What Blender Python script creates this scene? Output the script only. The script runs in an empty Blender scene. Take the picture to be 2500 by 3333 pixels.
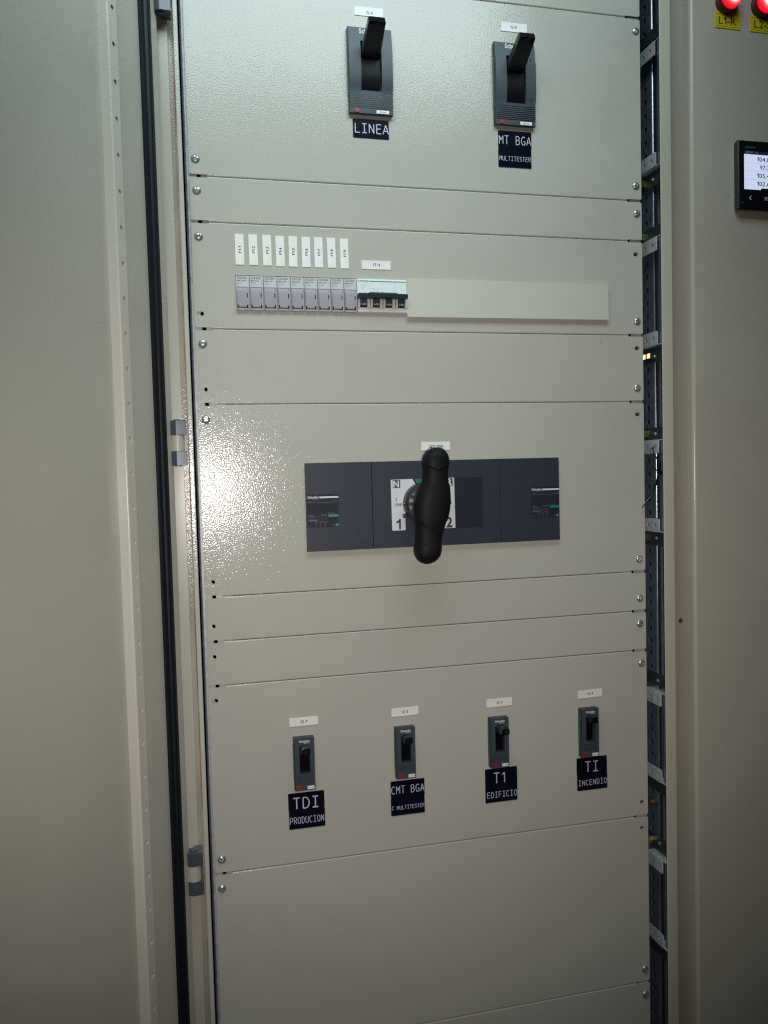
import bpy, bmesh, math, random
from mathutils import Matrix, Vector

R = math.radians
random.seed(7)
SC = bpy.context.scene
COL = SC.collection
MM = 0.001

# ------------------------------------------------------------------ camera
cam_data = bpy.data.cameras.new('camera')
cam = bpy.data.objects.new('camera', cam_data)
COL.objects.link(cam)
YAW, PITCH, ROLL = -0.231994786, -0.048717759, 0.0265357268
M = Matrix.Rotation(YAW, 3, 'Z') @ Matrix.Rotation(PITCH, 3, 'X') @ Matrix.Rotation(ROLL, 3, 'Y')
right, fwd, up = M.col[0], M.col[1], M.col[2]
CAM = Vector((-0.0093332, -1.0358245, -0.0914162))
mw = Matrix.Identity(4)
for i in range(3):
    mw[i][0], mw[i][1], mw[i][2], mw[i][3] = right[i], up[i], -fwd[i], CAM[i]
cam.matrix_world = mw
cam_data.sensor_fit = 'VERTICAL'
cam_data.sensor_height = 24.0
cam_data.lens = 2617.268 * 24.0 / 3333.0
cam_data.clip_start = 0.01
cam_data.clip_end = 50
SC.camera = cam

# ------------------------------------------------------------------ world + lamps
world = bpy.data.worlds.new('World')
SC.world = world
world.use_nodes = True
wb = world.node_tree.nodes['Background']
wb.inputs[0].default_value = (1.0, 0.92, 0.84, 1)
wb.inputs[1].default_value = 0.006


def area(name, loc, target, sx, sy, power, color, shape='RECTANGLE'):
    d = bpy.data.lights.new(name, 'AREA')
    d.shape = shape
    d.size = sx
    if shape == 'RECTANGLE':
        d.size_y = sy
    d.energy = power
    d.color = color
    o = bpy.data.objects.new(name, d)
    COL.objects.link(o)
    o.location = loc
    o.rotation_euler = (Vector(target) - Vector(loc)).to_track_quat('-Z', 'Y').to_euler()
    return o


# unseen fluorescent ceiling lamp, set close above the panels to fit the light, and the phone's own torch beside its lens
ceil = area('ceiling_lamp', (0.155, -0.51, 0.795), (0.07, 0, 0.27), 0.90, 0.32, 4.25, (0.76, 0.95, 1.0))
ceil.data.spread = R(130)            # beam narrowed to fit how the light fades towards the doors
tl = bpy.data.lights.new('phone_torch', 'SPOT')
tl.energy = 25.2
tl.color = (1.0, 0.945, 0.895)
tl.shadow_soft_size = 0.006
tl.spot_size = R(84)
tl.spot_blend = 1.0
torch = bpy.data.objects.new('phone_torch', tl)
COL.objects.link(torch)
torch.location = CAM + right * 0.020 - up * 0.030 - fwd * 0.004
torch.rotation_euler = (fwd - right * 0.029 - up * 0.060).to_track_quat('-Z', 'Y').to_euler()

SC.view_settings.view_transform = 'Standard'
SC.view_settings.look = 'None'
SC.view_settings.exposure = 0.0
SC.view_settings.gamma = 1.0
SC.view_settings.use_curve_mapping = False
SC.render.engine = 'CYCLES'
SC.cycles.max_bounces = 6
SC.cycles.use_denoising = False       # the photograph has sensor grain; keep the lettering crisp
SC.cycles.filter_width = 1.25
SC.cycles.sample_clamp_indirect = 4


# ------------------------------------------------------------------ materials
def mat(name, base, rough=0.5, metal=0.0, spec=0.5):
    m = bpy.data.materials.new(name)
    m.use_nodes = True
    b = m.node_tree.nodes['Principled BSDF']
    b.inputs['Base Color'].default_value = (*base, 1)
    b.inputs['Roughness'].default_value = rough
    b.inputs['Metallic'].default_value = metal
    b.inputs['Specular IOR Level'].default_value = spec
    return m


def nd(m, t):
    return m.node_tree.nodes.new(t)


def lk(m, a, b):
    m.node_tree.links.new(a, b)


def add_bump(m, scale, strength, dist, detail=2.0, stretch=None):
    b = m.node_tree.nodes['Principled BSDF']
    tc = nd(m, 'ShaderNodeTexCoord')
    n = nd(m, 'ShaderNodeTexNoise')
    n.inputs['Scale'].default_value = scale
    n.inputs['Detail'].default_value = detail
    src = tc.outputs['Object']
    if stretch:
        mp = nd(m, 'ShaderNodeMapping')
        mp.inputs['Scale'].default_value = stretch
        lk(m, src, mp.inputs['Vector'])
        src = mp.outputs['Vector']
    lk(m, src, n.inputs['Vector'])
    bp = nd(m, 'ShaderNodeBump')
    bp.inputs['Strength'].default_value = strength
    bp.inputs['Distance'].default_value = dist
    lk(m, n.outputs['Fac'], bp.inputs['Height'])
    lk(m, bp.outputs['Normal'], b.inputs['Normal'])
    return n, bp


def add_mottle(m, c1, c2, scale, detail=4.0, lo=0.35, hi=0.65, stretch=None):
    """base colour drifts between two tones with noise"""
    b = m.node_tree.nodes['Principled BSDF']
    tc = nd(m, 'ShaderNodeTexCoord')
    n = nd(m, 'ShaderNodeTexNoise')
    n.inputs['Scale'].default_value = scale
    n.inputs['Detail'].default_value = detail
    src = tc.outputs['Object']
    if stretch:
        mp = nd(m, 'ShaderNodeMapping')
        mp.inputs['Scale'].default_value = stretch
        lk(m, src, mp.inputs['Vector'])
        src = mp.outputs['Vector']
    lk(m, src, n.inputs['Vector'])
    r = nd(m, 'ShaderNodeValToRGB')
    r.color_ramp.elements[0].position = lo
    r.color_ramp.elements[1].position = hi
    r.color_ramp.elements[0].color = (*c1, 1)
    r.color_ramp.elements[1].color = (*c2, 1)
    lk(m, n.outputs['Fac'], r.inputs['Fac'])
    lk(m, r.outputs['Color'], b.inputs['Base Color'])
    return r


def paint(name, c1, c2, rough=0.14, bump=1.0, specks=True, speck_col=(0.07, 0.05, 0.035)):
    """textured powder coat: orange-peel grains, faint tone drift, a few specks of dirt"""
    m = mat(name, c1, rough)
    b = m.node_tree.nodes['Principled BSDF']
    r = add_mottle(m, c1, c2, 5.0, 5.0)
    b.inputs['Specular IOR Level'].default_value = 0.34
    if specks:
        tc = nd(m, 'ShaderNodeTexCoord')
        nz = nd(m, 'ShaderNodeTexNoise')
        nz.inputs['Scale'].default_value = 260
        lk(m, tc.outputs['Object'], nz.inputs['Vector'])
        mxv = nd(m, 'ShaderNodeMixRGB')
        mxv.blend_type = 'LINEAR_LIGHT'
        mxv.inputs['Fac'].default_value = 0.0022
        lk(m, tc.outputs['Object'], mxv.inputs[1])
        lk(m, nz.outputs['Color'], mxv.inputs[2])
        v = nd(m, 'ShaderNodeTexVoronoi')
        v.inputs['Scale'].default_value = 17
        lk(m, mxv.outputs['Color'], v.inputs['Vector'])
        sep = nd(m, 'ShaderNodeSeparateColor')
        lk(m, v.outputs['Color'], sep.inputs['Color'])
        # speck radius grows from the cell's random value; most cells have none
        mul = nd(m, 'ShaderNodeMath'); mul.operation = 'SUBTRACT'
        lk(m, sep.outputs[0], mul.inputs[0]); mul.inputs[1].default_value = 0.66
        sc = nd(m, 'ShaderNodeMath'); sc.operation = 'MULTIPLY'
        lk(m, mul.outputs[0], sc.inputs[0]); sc.inputs[1].default_value = 0.10
        lt = nd(m, 'ShaderNodeMath'); lt.operation = 'LESS_THAN'
        lk(m, v.outputs['Distance'], lt.inputs[0]); lk(m, sc.outputs[0], lt.inputs[1])
        sof = nd(m, 'ShaderNodeMath'); sof.operation = 'MULTIPLY'
        lk(m, lt.outputs[0], sof.inputs[0]); lk(m, sep.outputs[1], sof.inputs[1])
        mx = nd(m, 'ShaderNodeMixRGB')
        lk(m, sof.outputs[0], mx.inputs['Fac'])
        lk(m, r.outputs['Color'], mx.inputs[1])
        mx.inputs[2].default_value = (*speck_col, 1)
        lk(m, mx.outputs['Color'], b.inputs['Base Color'])
    add_bump(m, 540, bump, 0.00021, 1.2)
    return m


def emit(name, col, strength):
    m = mat(name, (0.02, 0.02, 0.02), 0.3)
    b = m.node_tree.nodes['Principled BSDF']
    b.inputs['Emission Color'].default_value = (*col, 1)
    b.inputs['Emission Strength'].default_value = strength
    return m


PAINT = paint('beige_powder_coat', (0.418, 0.405, 0.355), (0.445, 0.432, 0.380))
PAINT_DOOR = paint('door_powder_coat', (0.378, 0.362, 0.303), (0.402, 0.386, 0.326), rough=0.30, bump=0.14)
PAINT_RAIL_LIT = paint('lit_tone_rail_coat', (0.465, 0.442, 0.385), (0.485, 0.462, 0.402), rough=0.22, bump=0.5)  # same paint as the door, made paler to imitate light catching the rail
PAINT_FAR = paint('neighbour_powder_coat', (0.42, 0.388, 0.322), (0.44, 0.408, 0.340), rough=0.20, bump=0.3)
PAINT_LIP = paint('frame_powder_coat', (0.44, 0.425, 0.335), (0.47, 0.455, 0.36), rough=0.25, bump=0.7)
PAINT_SHADED = paint('shade_tinted_groove_coat', (0.30, 0.262, 0.22), (0.325, 0.285, 0.24), rough=0.32, bump=0.6)  # darker pinkish tint stands in for ceiling light kept out of the groove
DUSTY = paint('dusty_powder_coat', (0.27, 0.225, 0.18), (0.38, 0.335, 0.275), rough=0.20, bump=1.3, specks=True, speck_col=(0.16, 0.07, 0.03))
RUST = mat('rusty_edge', (0.3, 0.2, 0.1), 0.7)
add_mottle(RUST, (0.26, 0.13, 0.055), (0.44, 0.42, 0.33), 60, 5.0, 0.38, 0.60, (1, 1, 0.25))
GALV = mat('galvanised_steel', (0.42, 0.45, 0.48), 0.42, 0.45)
add_mottle(GALV, (0.10, 0.118, 0.14), (0.19, 0.212, 0.24), 90, 6.0, 0.3, 0.7)
add_bump(GALV, 300, 0.12, 0.0005, 3.0)
GALV_FLANGE = mat('galvanised_flange_steel', (0.4, 0.42, 0.44), 0.45, 0.15)
add_mottle(GALV_FLANGE, (0.30, 0.31, 0.32), (0.46, 0.47, 0.48), 90, 6.0, 0.3, 0.7)
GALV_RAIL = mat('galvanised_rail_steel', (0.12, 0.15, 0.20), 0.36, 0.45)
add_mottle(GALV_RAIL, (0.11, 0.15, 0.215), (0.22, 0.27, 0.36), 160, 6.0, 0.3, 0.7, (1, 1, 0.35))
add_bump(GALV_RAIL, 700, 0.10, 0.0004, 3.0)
GALV_TAB = mat('galvanised_bracket_steel', (0.42, 0.46, 0.47), 0.40, 0.05)
add_mottle(GALV_TAB, (0.40, 0.43, 0.44), (0.60, 0.63, 0.63), 120, 5.0, 0.3, 0.7)
GALV_HIGHLIGHT = mat('highlight_bend_steel', (0.46, 0.51, 0.60), 0.27, 0.85)  # rail steel made paler and shinier at the bend to strengthen its highlight
add_mottle(GALV_HIGHLIGHT, (0.36, 0.40, 0.47), (0.54, 0.58, 0.65), 160, 6.0, 0.3, 0.7, (1, 1, 0.35))
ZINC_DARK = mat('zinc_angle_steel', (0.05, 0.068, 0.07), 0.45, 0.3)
STEEL = mat('bright_screw_steel', (0.40, 0.41, 0.40), 0.30, 0.7)
add_bump(STEEL, 500, 0.06, 0.0004, 2.0)
BRASS = mat('brass', (0.52, 0.42, 0.18), 0.35, 0.9)
HINGE = mat('grey_hinge_enamel', (0.066, 0.078, 0.097), 0.34, 0.25)
add_bump(HINGE, 900, 0.10, 0.0004, 2.0)
PAINT_CHIP = mat('thick_paint_lump', (0.55, 0.55, 0.46), 0.28)
add_bump(PAINT_CHIP, 260, 0.5, 0.001, 2.0)
RUBBER = mat('black_rubber', (0.004, 0.006, 0.010), 0.5, spec=0.25)
add_bump(RUBBER, 220, 0.15, 0.0006, 2.0, (1, 1, 0.15))
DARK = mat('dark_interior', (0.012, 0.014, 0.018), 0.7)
HOLE_RUST = mat('rusty_hole_wall', (0.06, 0.035, 0.015), 0.8)
BRK = mat('slate_breaker_plastic', (0.044, 0.056, 0.072), 0.42, spec=0.35)
add_bump(BRK, 1400, 0.10, 0.0003, 2.0)
BRK_SIDE = mat('dark_breaker_side', (0.014, 0.030, 0.026), 0.5)
GREEN_EDGE = mat('green_edge_band', (0.02, 0.13, 0.075), 0.5)
BLACK = mat('black_plastic', (0.006, 0.006, 0.008), 0.24, spec=0.5)
add_bump(BLACK, 1100, 0.10, 0.0003, 2.0)
BLACK_MATT = mat('matt_black_plastic', (0.006, 0.006, 0.007), 0.55, spec=0.16)
add_bump(BLACK_MATT, 1300, 0.12, 0.0004, 2.0)
DRUM = mat('black_lever_drum', (0.004, 0.0035, 0.005), 0.38, spec=0.10)
ATS = mat('navy_slate_plastic', (0.024, 0.030, 0.044), 0.5, spec=0.3)
add_bump(ATS, 1600, 0.14, 0.0003, 2.0)
ATS_DK = mat('navy_window_plastic', (0.015, 0.018, 0.028), 0.55, spec=0.2)
HUBM = mat('charcoal_hub_plastic', (0.030, 0.030, 0.032), 0.42)
add_bump(HUBM, 400, 0.2, 0.0006, 2.0)
RED = mat('red_test_button', (0.30, 0.012, 0.016), 0.4)
LABEL = mat('white_label', (0.66, 0.66, 0.62), 0.5)
add_mottle(LABEL, (0.70, 0.69, 0.655), (0.77, 0.76, 0.73), 45, 4.0)
WHITE_PL = mat('white_legend_plate', (0.58, 0.59, 0.63), 0.4)
TAPE = mat('black_embossed_tape', (0.0045, 0.005, 0.012), 0.22, spec=0.12)
TAPE_INK = mat('white_tape_ink', (0.52, 0.54, 0.64), 0.5)
INK = mat('black_ink', (0.02, 0.02, 0.024), 0.6)
INK_GREY = mat('grey_ink', (0.16, 0.17, 0.18), 0.6)
INK_FAINT = mat('faint_grey_ink', (0.36, 0.38, 0.38), 0.6)
INK_WHITE = mat('white_print', (0.62, 0.64, 0.68), 0.5)
INK_DIM = mat('dim_white_print', (0.12, 0.13, 0.15), 0.5)
INK_GREEN = mat('green_print', (0.012, 0.19, 0.09), 0.45)
CHAR_INK = mat('charcoal_square', (0.055, 0.057, 0.065), 0.5)
FUSE_LABEL = mat('pale_fuse_label', (0.50, 0.52, 0.53), 0.4)
FUSE = mat('grey_fuse_plastic', (0.30, 0.275, 0.305), 0.45, spec=0.3)
FUSE_EDGE = mat('light_grey_fuse_plastic', (0.36, 0.345, 0.365), 0.45, spec=0.3)
MCB = mat('white_breaker_plastic', (0.66, 0.74, 0.74), 0.34)
MCB_LOW = mat('ivory_breaker_plastic', (0.55, 0.56, 0.55), 0.34)
MCB_BAR = mat('blue_black_toggle', (0.014, 0.022, 0.028), 0.34)
COVER = mat('pale_blanking_plastic', (0.50, 0.50, 0.43), 0.45)
add_bump(COVER, 900, 0.05, 0.0003, 2.0)
YELLOW = mat('yellow_engraved_tag', (0.50, 0.44, 0.010), 0.45)
YINK = mat('tag_engraving', (0.05, 0.035, 0.008), 0.6)
METER = mat('glossy_black_meter', (0.006, 0.006, 0.008), 0.28)
SCREEN = emit('lit_screen', (0.66, 0.76, 1.0), 0.85)
SCREEN_BAR = emit('screen_header', (0.02, 0.03, 0.10), 0.2)
SCREEN_INK = mat('screen_digits', (0.03, 0.045, 0.09), 0.5)
ICON = emit('meter_icon_print', (0.7, 0.75, 0.75), 0.35)
LAMP_RING = mat('dark_red_lamp_body', (0.11, 0.004, 0.006), 0.35)
AMBER = emit('amber_led', (1.0, 0.62, 0.20), 3.2)

LENS = mat('lit_red_lens', (0.25, 0.005, 0.01), 0.25)
_b = LENS.node_tree.nodes['Principled BSDF']
_tc = nd(LENS, 'ShaderNodeTexCoord')
_sx = nd(LENS, 'ShaderNodeSeparateXYZ')
lk(LENS, _tc.outputs['Object'], _sx.inputs[0])
_cx = nd(LENS, 'ShaderNodeCombineXYZ')
lk(LENS, _sx.outputs[0], _cx.inputs[0])
lk(LENS, _sx.outputs[2], _cx.inputs[2])
_ln = nd(LENS, 'ShaderNodeVectorMath'); _ln.operation = 'LENGTH'
lk(LENS, _cx.outputs[0], _ln.inputs[0])
_mr = nd(LENS, 'ShaderNodeMapRange')
lk(LENS, _ln.outputs['Value'], _mr.inputs['Value'])
_mr.inputs['From Max'].default_value = 0.0145
_cr = nd(LENS, 'ShaderNodeValToRGB')      # the LED behind the lens is hottest on its axis
_cr.color_ramp.elements[0].position = 0.0
_cr.color_ramp.elements[0].color = (6.0, 4.6, 3.9, 1)
_cr.color_ramp.elements[1].position = 1.0
_cr.color_ramp.elements[1].color = (0.42, 0.002, 0.008, 1)
e = _cr.color_ramp.elements.new(0.38); e.color = (4.0, 1.7, 1.4, 1)
e = _cr.color_ramp.elements.new(0.70); e.color = (1.9, 0.13, 0.16, 1)
e = _cr.color_ramp.elements.new(0.86); e.color = (1.2, 0.01, 0.03, 1)
lk(LENS, _mr.outputs[0], _cr.inputs[0])
lk(LENS, _cr.outputs[0], _b.inputs['Emission Color'])
_b.inputs['Emission Strength'].default_value = 1.0


# ------------------------------------------------------------------ mesh helpers (all sizes in mm, world coordinates)
class MB:
    def __init__(s):
        s.bm = bmesh.new()

    def _bevel(s, geom, r, seg=2):
        es = list({e for v in geom for e in v.link_edges})
        bmesh.ops.bevel(s.bm, geom=es, offset=r, segments=seg, profile=0.5, affect='EDGES', clamp_overlap=True)

    def box(s, x0, x1, y0, y1, z0, z1, r=0.0, seg=2):
        vs = [s.bm.verts.new((x, y, z)) for x in (x0, x1) for y in (y0, y1) for z in (z0, z1)]
        for f in ((0, 1, 3, 2), (4, 6, 7, 5), (0, 4, 5, 1), (2, 3, 7, 6), (0, 2, 6, 4), (1, 5, 7, 3)):
            s.bm.faces.new([vs[i] for i in f])
        if r:
            s._bevel(vs, r, seg)
        return s

    def loft(s, rings, cap=True):
        rs = [[s.bm.verts.new(p) for p in ring] for ring in rings]
        n = len(rs[0])
        for a, b in zip(rs, rs[1:]):
            for i in range(n):
                s.bm.faces.new((a[i], a[(i + 1) % n], b[(i + 1) % n], b[i]))
        if cap:
            s.bm.faces.new(rs[0][::-1])
            s.bm.faces.new(rs[-1])
        return s

    def prof_z(s, pts, z0, z1):
        """closed XY outline pulled along Z"""
        return s.loft([[(x, y, z0) for x, y in pts], [(x, y, z1) for x, y in pts]])

    def prof_x(s, pts, x0, x1):
        """closed YZ outline pulled along X"""
        return s.loft([[(x0, y, z) for y, z in pts], [(x1, y, z) for y, z in pts]])

    def prof_y(s, pts, y0, y1):
        """closed XZ outline pulled along Y"""
        return s.loft([[(x, y0, z) for x, z in pts], [(x, y1, z) for x, z in pts]])

    def lathe_y(s, cx, cz, prof, n=28, sx=1.0):
        """prof = [(radius, y)...] turned about an axis along Y"""
        rings = []
        for r, y in prof:
            rings.append([(cx + r * math.cos(2 * math.pi * i / n), y, cz + r * math.sin(2 * math.pi * i / n)) for i in range(n)])
        return s.loft(rings)

    def lathe_z(s, cx, cy, prof, n=28):
        return s.loft([[(cx + r * math.cos(2 * math.pi * i / n), cy + r * math.sin(2 * math.pi * i / n), z) for i in range(n)] for r, z in prof])

    def lathe_x(s, cy, cz, prof, n=24):
        return s.loft([[(x, cy + r * math.cos(2 * math.pi * i / n), cz + r * math.sin(2 * math.pi * i / n)) for i in range(n)] for r, x in prof])

    def plate(s, outer, holes, fn, depth):
        """flat sheet with holes: outer / holes are 2D loops, fn(u, v, w) maps to space, w runs 0..depth"""
        bm2 = bmesh.new()
        edges = []
        for loop in [outer] + holes:
            vs = [bm2.verts.new((u, v, 0)) for u, v in loop]
            for i in range(len(vs)):
                edges.append(bm2.edges.new((vs[i], vs[(i + 1) % len(vs)])))
        bmesh.ops.triangle_fill(bm2, use_beauty=True, use_dissolve=False, edges=edges)
        res = bmesh.ops.extrude_face_region(bm2, geom=bm2.faces[:])
        up = [g for g in res['geom'] if isinstance(g, bmesh.types.BMVert)]
        for v in up:
            v.co.z = depth
        idx = {}
        for v in bm2.verts:
            idx[v] = s.bm.verts.new(fn(*v.co))
        for f in bm2.faces:
            try:
                s.bm.faces.new([idx[v] for v in f.verts])
            except ValueError:
                pass
        bm2.free()
        return s

    def perforated(s, u0, u1, z0, z1, uc, zlist, r, fn, depth, n=16):
        """long strip with one column of round holes, built hole by hole"""
        zl = sorted(zlist)
        cuts = [z0] + [(a + b) / 2 for a, b in zip(zl, zl[1:])] + [z1]
        for k, z in enumerate(zl):
            lo, hi = cuts[k], cuts[k + 1]
            inn, out = [], []
            for i in range(n):
                a = 2 * math.pi * (i + 0.5) / n
                c, d = math.cos(a), math.sin(a)
                inn.append((uc + r * c, z + r * d))
                # walk out to the cell's edge; corners are caught by the nearest ray
                t = min(((u1 - uc) if c > 0 else (u0 - uc)) / c if abs(c) > 1e-6 else 1e9, ((hi - z) if d > 0 else (lo - z)) / d if abs(d) > 1e-6 else 1e9)
                out.append([uc + t * c, z + t * d])
            for cu, cz in ((u1, hi), (u0, hi), (u0, lo), (u1, lo)):
                j = min(range(n), key=lambda q: (math.cos(math.atan2(cz - z, cu - uc) - 2 * math.pi * (q + 0.5) / n)) * -1)
                out[j] = [cu, cz]
            A = [s.bm.verts.new(fn(u, v, 0)) for u, v in inn]; B = [s.bm.verts.new(fn(u, v, 0)) for u, v in out]
            C_ = [s.bm.verts.new(fn(u, v, depth)) for u, v in inn]; D_ = [s.bm.verts.new(fn(u, v, depth)) for u, v in out]
            for i in range(n):
                j = (i + 1) % n
                s.bm.faces.new((A[i], A[j], B[j], B[i])); s.bm.faces.new((C_[j], C_[i], D_[i], D_[j])); s.bm.faces.new((A[j], A[i], C_[i], C_[j]))
        return s

    def tube(s, pts, r, n=8, flat=1.0):
        rings = []
        for i, p in enumerate(pts):
            p = Vector(p)
            a = Vector(pts[max(i - 1, 0)]); b = Vector(pts[min(i + 1, len(pts) - 1)])
            d = (b - a).normalized()
            u = d.cross(Vector((0, 1, 0)))
            if u.length < 1e-4:
                u = d.cross(Vector((1, 0, 0)))
            u.normalize()
            w = d.cross(u).normalized()
            rr = r[i] if isinstance(r, (list, tuple)) else r
            rings.append([tuple(p + u * rr * math.cos(2 * math.pi * k / n) + w * rr * flat * math.sin(2 * math.pi * k / n)) for k in range(n)])
        return s.loft(rings)

    def mesh(s, name, m, origin=(0, 0, 0), smooth=True, angle=32):
        me = bpy.data.meshes.new(name)
        bmesh.ops.recalc_face_normals(s.bm, faces=s.bm.faces[:])
        for v in s.bm.verts:
            v.co = (v.co - Vector(origin)) * MM
        s.bm.to_mesh(me)
        s.bm.free()
        me.materials.append(m)
        if smooth:
            me.shade_smooth()
            me.set_sharp_from_angle(angle=R(angle))
        return me


def link(name, me, parent=None, loc=None):
    o = bpy.data.objects.new(name, me)
    COL.objects.link(o)
    if me is not None and len(me.polygons) > 5:
        wn = o.modifiers.new('face_weighted_normals', 'WEIGHTED_NORMAL')
        wn.keep_sharp = True
        wn.weight = 50
    if parent is not None:
        o.parent = parent
    if loc is not None:
        o.location = [c * MM for c in loc]
    return o


def org(o):
    """origin (mm) of the top-level thing an object hangs from"""
    p = Vector((0, 0, 0))
    while o is not None:
        p += Vector(o.location) / MM
        o = o.parent
    return p


def part(name, mb, m, parent, angle=32):
    return link(name, mb.mesh(name, m, org(parent), angle=angle), parent)


def tag(o, label, cat, group=None):
    o['label'] = label
    o['category'] = cat
    if group:
        o['group'] = group
    return o


def thing(name, label, cat, loc, group=None):
    o = bpy.data.objects.new(name, None)
    COL.objects.link(o)
    o.empty_display_size = 0.02
    o.location = [c * MM for c in loc]
    return tag(o, label, cat, group)


def solo(name, mb, m, label, cat, origin, group=None):
    """a thing that is one mesh"""
    o = link(name, mb.mesh(name, m, origin), None, origin)
    return tag(o, label, cat, group)


def copy_tree(o, parent=None):
    c = o.copy()
    COL.objects.link(c)
    c.parent = parent
    for ch in list(o.children):
        copy_tree(ch, c)
    return c


def circle(cx, cz, r, n=16, rz=None):
    rz = rz or r
    return [(cx + r * math.cos(2 * math.pi * i / n), cz + rz * math.sin(2 * math.pi * i / n)) for i in range(n)]


def obround(cx, cz, hw, r, n=8):
    pts = []
    for i in range(n + 1):
        a = -math.pi / 2 + math.pi * i / n
        pts.append((cx + hw + r * math.cos(a), cz + r * math.sin(a)))
    for i in range(n + 1):
        a = math.pi / 2 + math.pi * i / n
        pts.append((cx - hw + r * math.cos(a), cz + r * math.sin(a)))
    return pts


def rrect(x0, x1, z0, z1, r, n=4):
    pts = []
    for cx, cz, a0 in ((x1 - r, z1 - r, 0), (x0 + r, z1 - r, 90), (x0 + r, z0 + r, 180), (x1 - r, z0 + r, 270)):
        for i in range(n + 1):
            a = R(a0 + 90 * i / n)
            pts.append((cx + r * math.cos(a), cz + r * math.sin(a)))
    return pts


def boolean(me_a, me_b):
    a = bpy.data.objects.new('tmp', me_a); b = bpy.data.objects.new('tmp', me_b)
    COL.objects.link(a); COL.objects.link(b)
    md = a.modifiers.new('b', 'BOOLEAN'); md.operation = 'DIFFERENCE'; md.object = b; md.solver = 'EXACT'; md.use_self = True
    dg = bpy.context.evaluated_depsgraph_get(); dg.update()
    res = bpy.data.meshes.new_from_object(a.evaluated_get(dg))
    bpy.data.objects.remove(a); bpy.data.objects.remove(b)
    return res


# ---------------------------------------------------------------- lettering
def text_bm(txt, bold=0.0, shear=0.0):
    cu = bpy.data.curves.new('t', 'FONT')
    cu.body = txt
    cu.size = 1.0
    cu.offset = bold
    cu.shear = shear
    cu.resolution_u = 3
    o = bpy.data.objects.new('t', cu)
    COL.objects.link(o)
    dg = bpy.context.evaluated_depsgraph_get(); dg.update()
    me = bpy.data.meshes.new_from_object(o.evaluated_get(dg))
    bpy.data.objects.remove(o)
    bpy.data.curves.remove(cu)
    return me


GLYPH = {}


def glyph(ch, bold, shear):
    """one character as (points, faces, left, right), baseline at 0, font size 1"""
    key = (ch, round(bold, 3), round(shear, 3))
    if key not in GLYPH:
        if ch == '1':
            w = 0.055 + bold
            pts = [(0.235 - w, 0), (0.235 + w, 0), (0.235 + w, 0.73), (0.235 - w * 0.5, 0.73), (0.02, 0.58), (0.02, 0.58 - 2.4 * w), (0.235 - w, 0.73 - 0.18 - w)]
            GLYPH[key] = ([(x + shear * y, y) for x, y in pts], [tuple(range(7))])
        else:
            me = text_bm(ch, bold, shear)
            GLYPH[key] = ([(v.co.x, v.co.y) for v in me.vertices], [tuple(p.vertices) for p in me.polygons])
            bpy.data.meshes.remove(me)
    return GLYPH[key]


class Ink:
    """collects flat lettering at one depth into one printed mesh"""
    def __init__(s, y):
        s.bm = bmesh.new()
        s.y = y

    def word(s, txt, x0, x1, z0, z1, bold=0.0, shear=0.0, rot=False, keep=False, pad_case=None):
        pts, faces, pen = [], [], 0.0
        for ch in txt:
            if ch == ' ':
                pen += 0.28
                continue
            p, f = glyph(ch, bold, shear)
            l = min(q[0] for q in p)
            k = len(pts)
            pts += [(q[0] - l + pen, q[1]) for q in p]
            faces += [tuple(i + k for i in q) for q in f]
            pen += max(q[0] for q in p) - l + 0.085
        ax, bx = min(q[0] for q in pts), max(q[0] for q in pts)
        ay, by = min(q[1] for q in pts), max(q[1] for q in pts)
        vs = []
        for px, py in pts:
            u = (px - ax) / (bx - ax); w = (py - ay) / (by - ay)
            if rot:                       # reads upwards
                vs.append(s.bm.verts.new((x1 - (x1 - x0) * w, s.y, z0 + (z1 - z0) * u)))
            else:
                vs.append(s.bm.verts.new((x0 + (x1 - x0) * u, s.y, z0 + (z1 - z0) * w)))
        for f in faces:
            try:
                s.bm.faces.new([vs[i] for i in f])
            except ValueError:
                pass
        return s

    def rect(s, x0, x1, z0, z1, dy=0.0):
        vs = [s.bm.verts.new((x, s.y + dy, z)) for x, z in ((x0, z0), (x1, z0), (x1, z1), (x0, z1))]
        s.bm.faces.new(vs)
        return s

    def poly(s, pts, dy=0.0):
        s.bm.faces.new([s.bm.verts.new((x, s.y + dy, z)) for x, z in pts])
        return s

    def ring(s, cx, cz, r0, r1, n=20):
        a = [s.bm.verts.new((cx + r0 * math.cos(2 * math.pi * i / n), s.y, cz + r0 * math.sin(2 * math.pi * i / n))) for i in range(n)]
        b = [s.bm.verts.new((cx + r1 * math.cos(2 * math.pi * i / n), s.y, cz + r1 * math.sin(2 * math.pi * i / n))) for i in range(n)]
        for i in range(n):
            s.bm.faces.new((a[i], a[(i + 1) % n], b[(i + 1) % n], b[i]))
        return s

    def put(s, name, m, parent):
        me = bpy.data.meshes.new(name)
        o0 = org(parent)
        for f in s.bm.faces:
            f.normal_update()
            if f.normal.y > 0:
                f.normal_flip()
        for v in s.bm.verts:
            v.co = (v.co - o0) * MM
        s.bm.to_mesh(me); s.bm.free()
        me.materials.append(m)
        return link(name, me, parent)


def arc(cx, cy, rx, ry, a0, a1, n=8):
    return [(cx + rx * math.cos(R(a0 + (a1 - a0) * i / n)), cy + ry * math.sin(R(a0 + (a1 - a0) * i / n))) for i in range(n + 1)]


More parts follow.
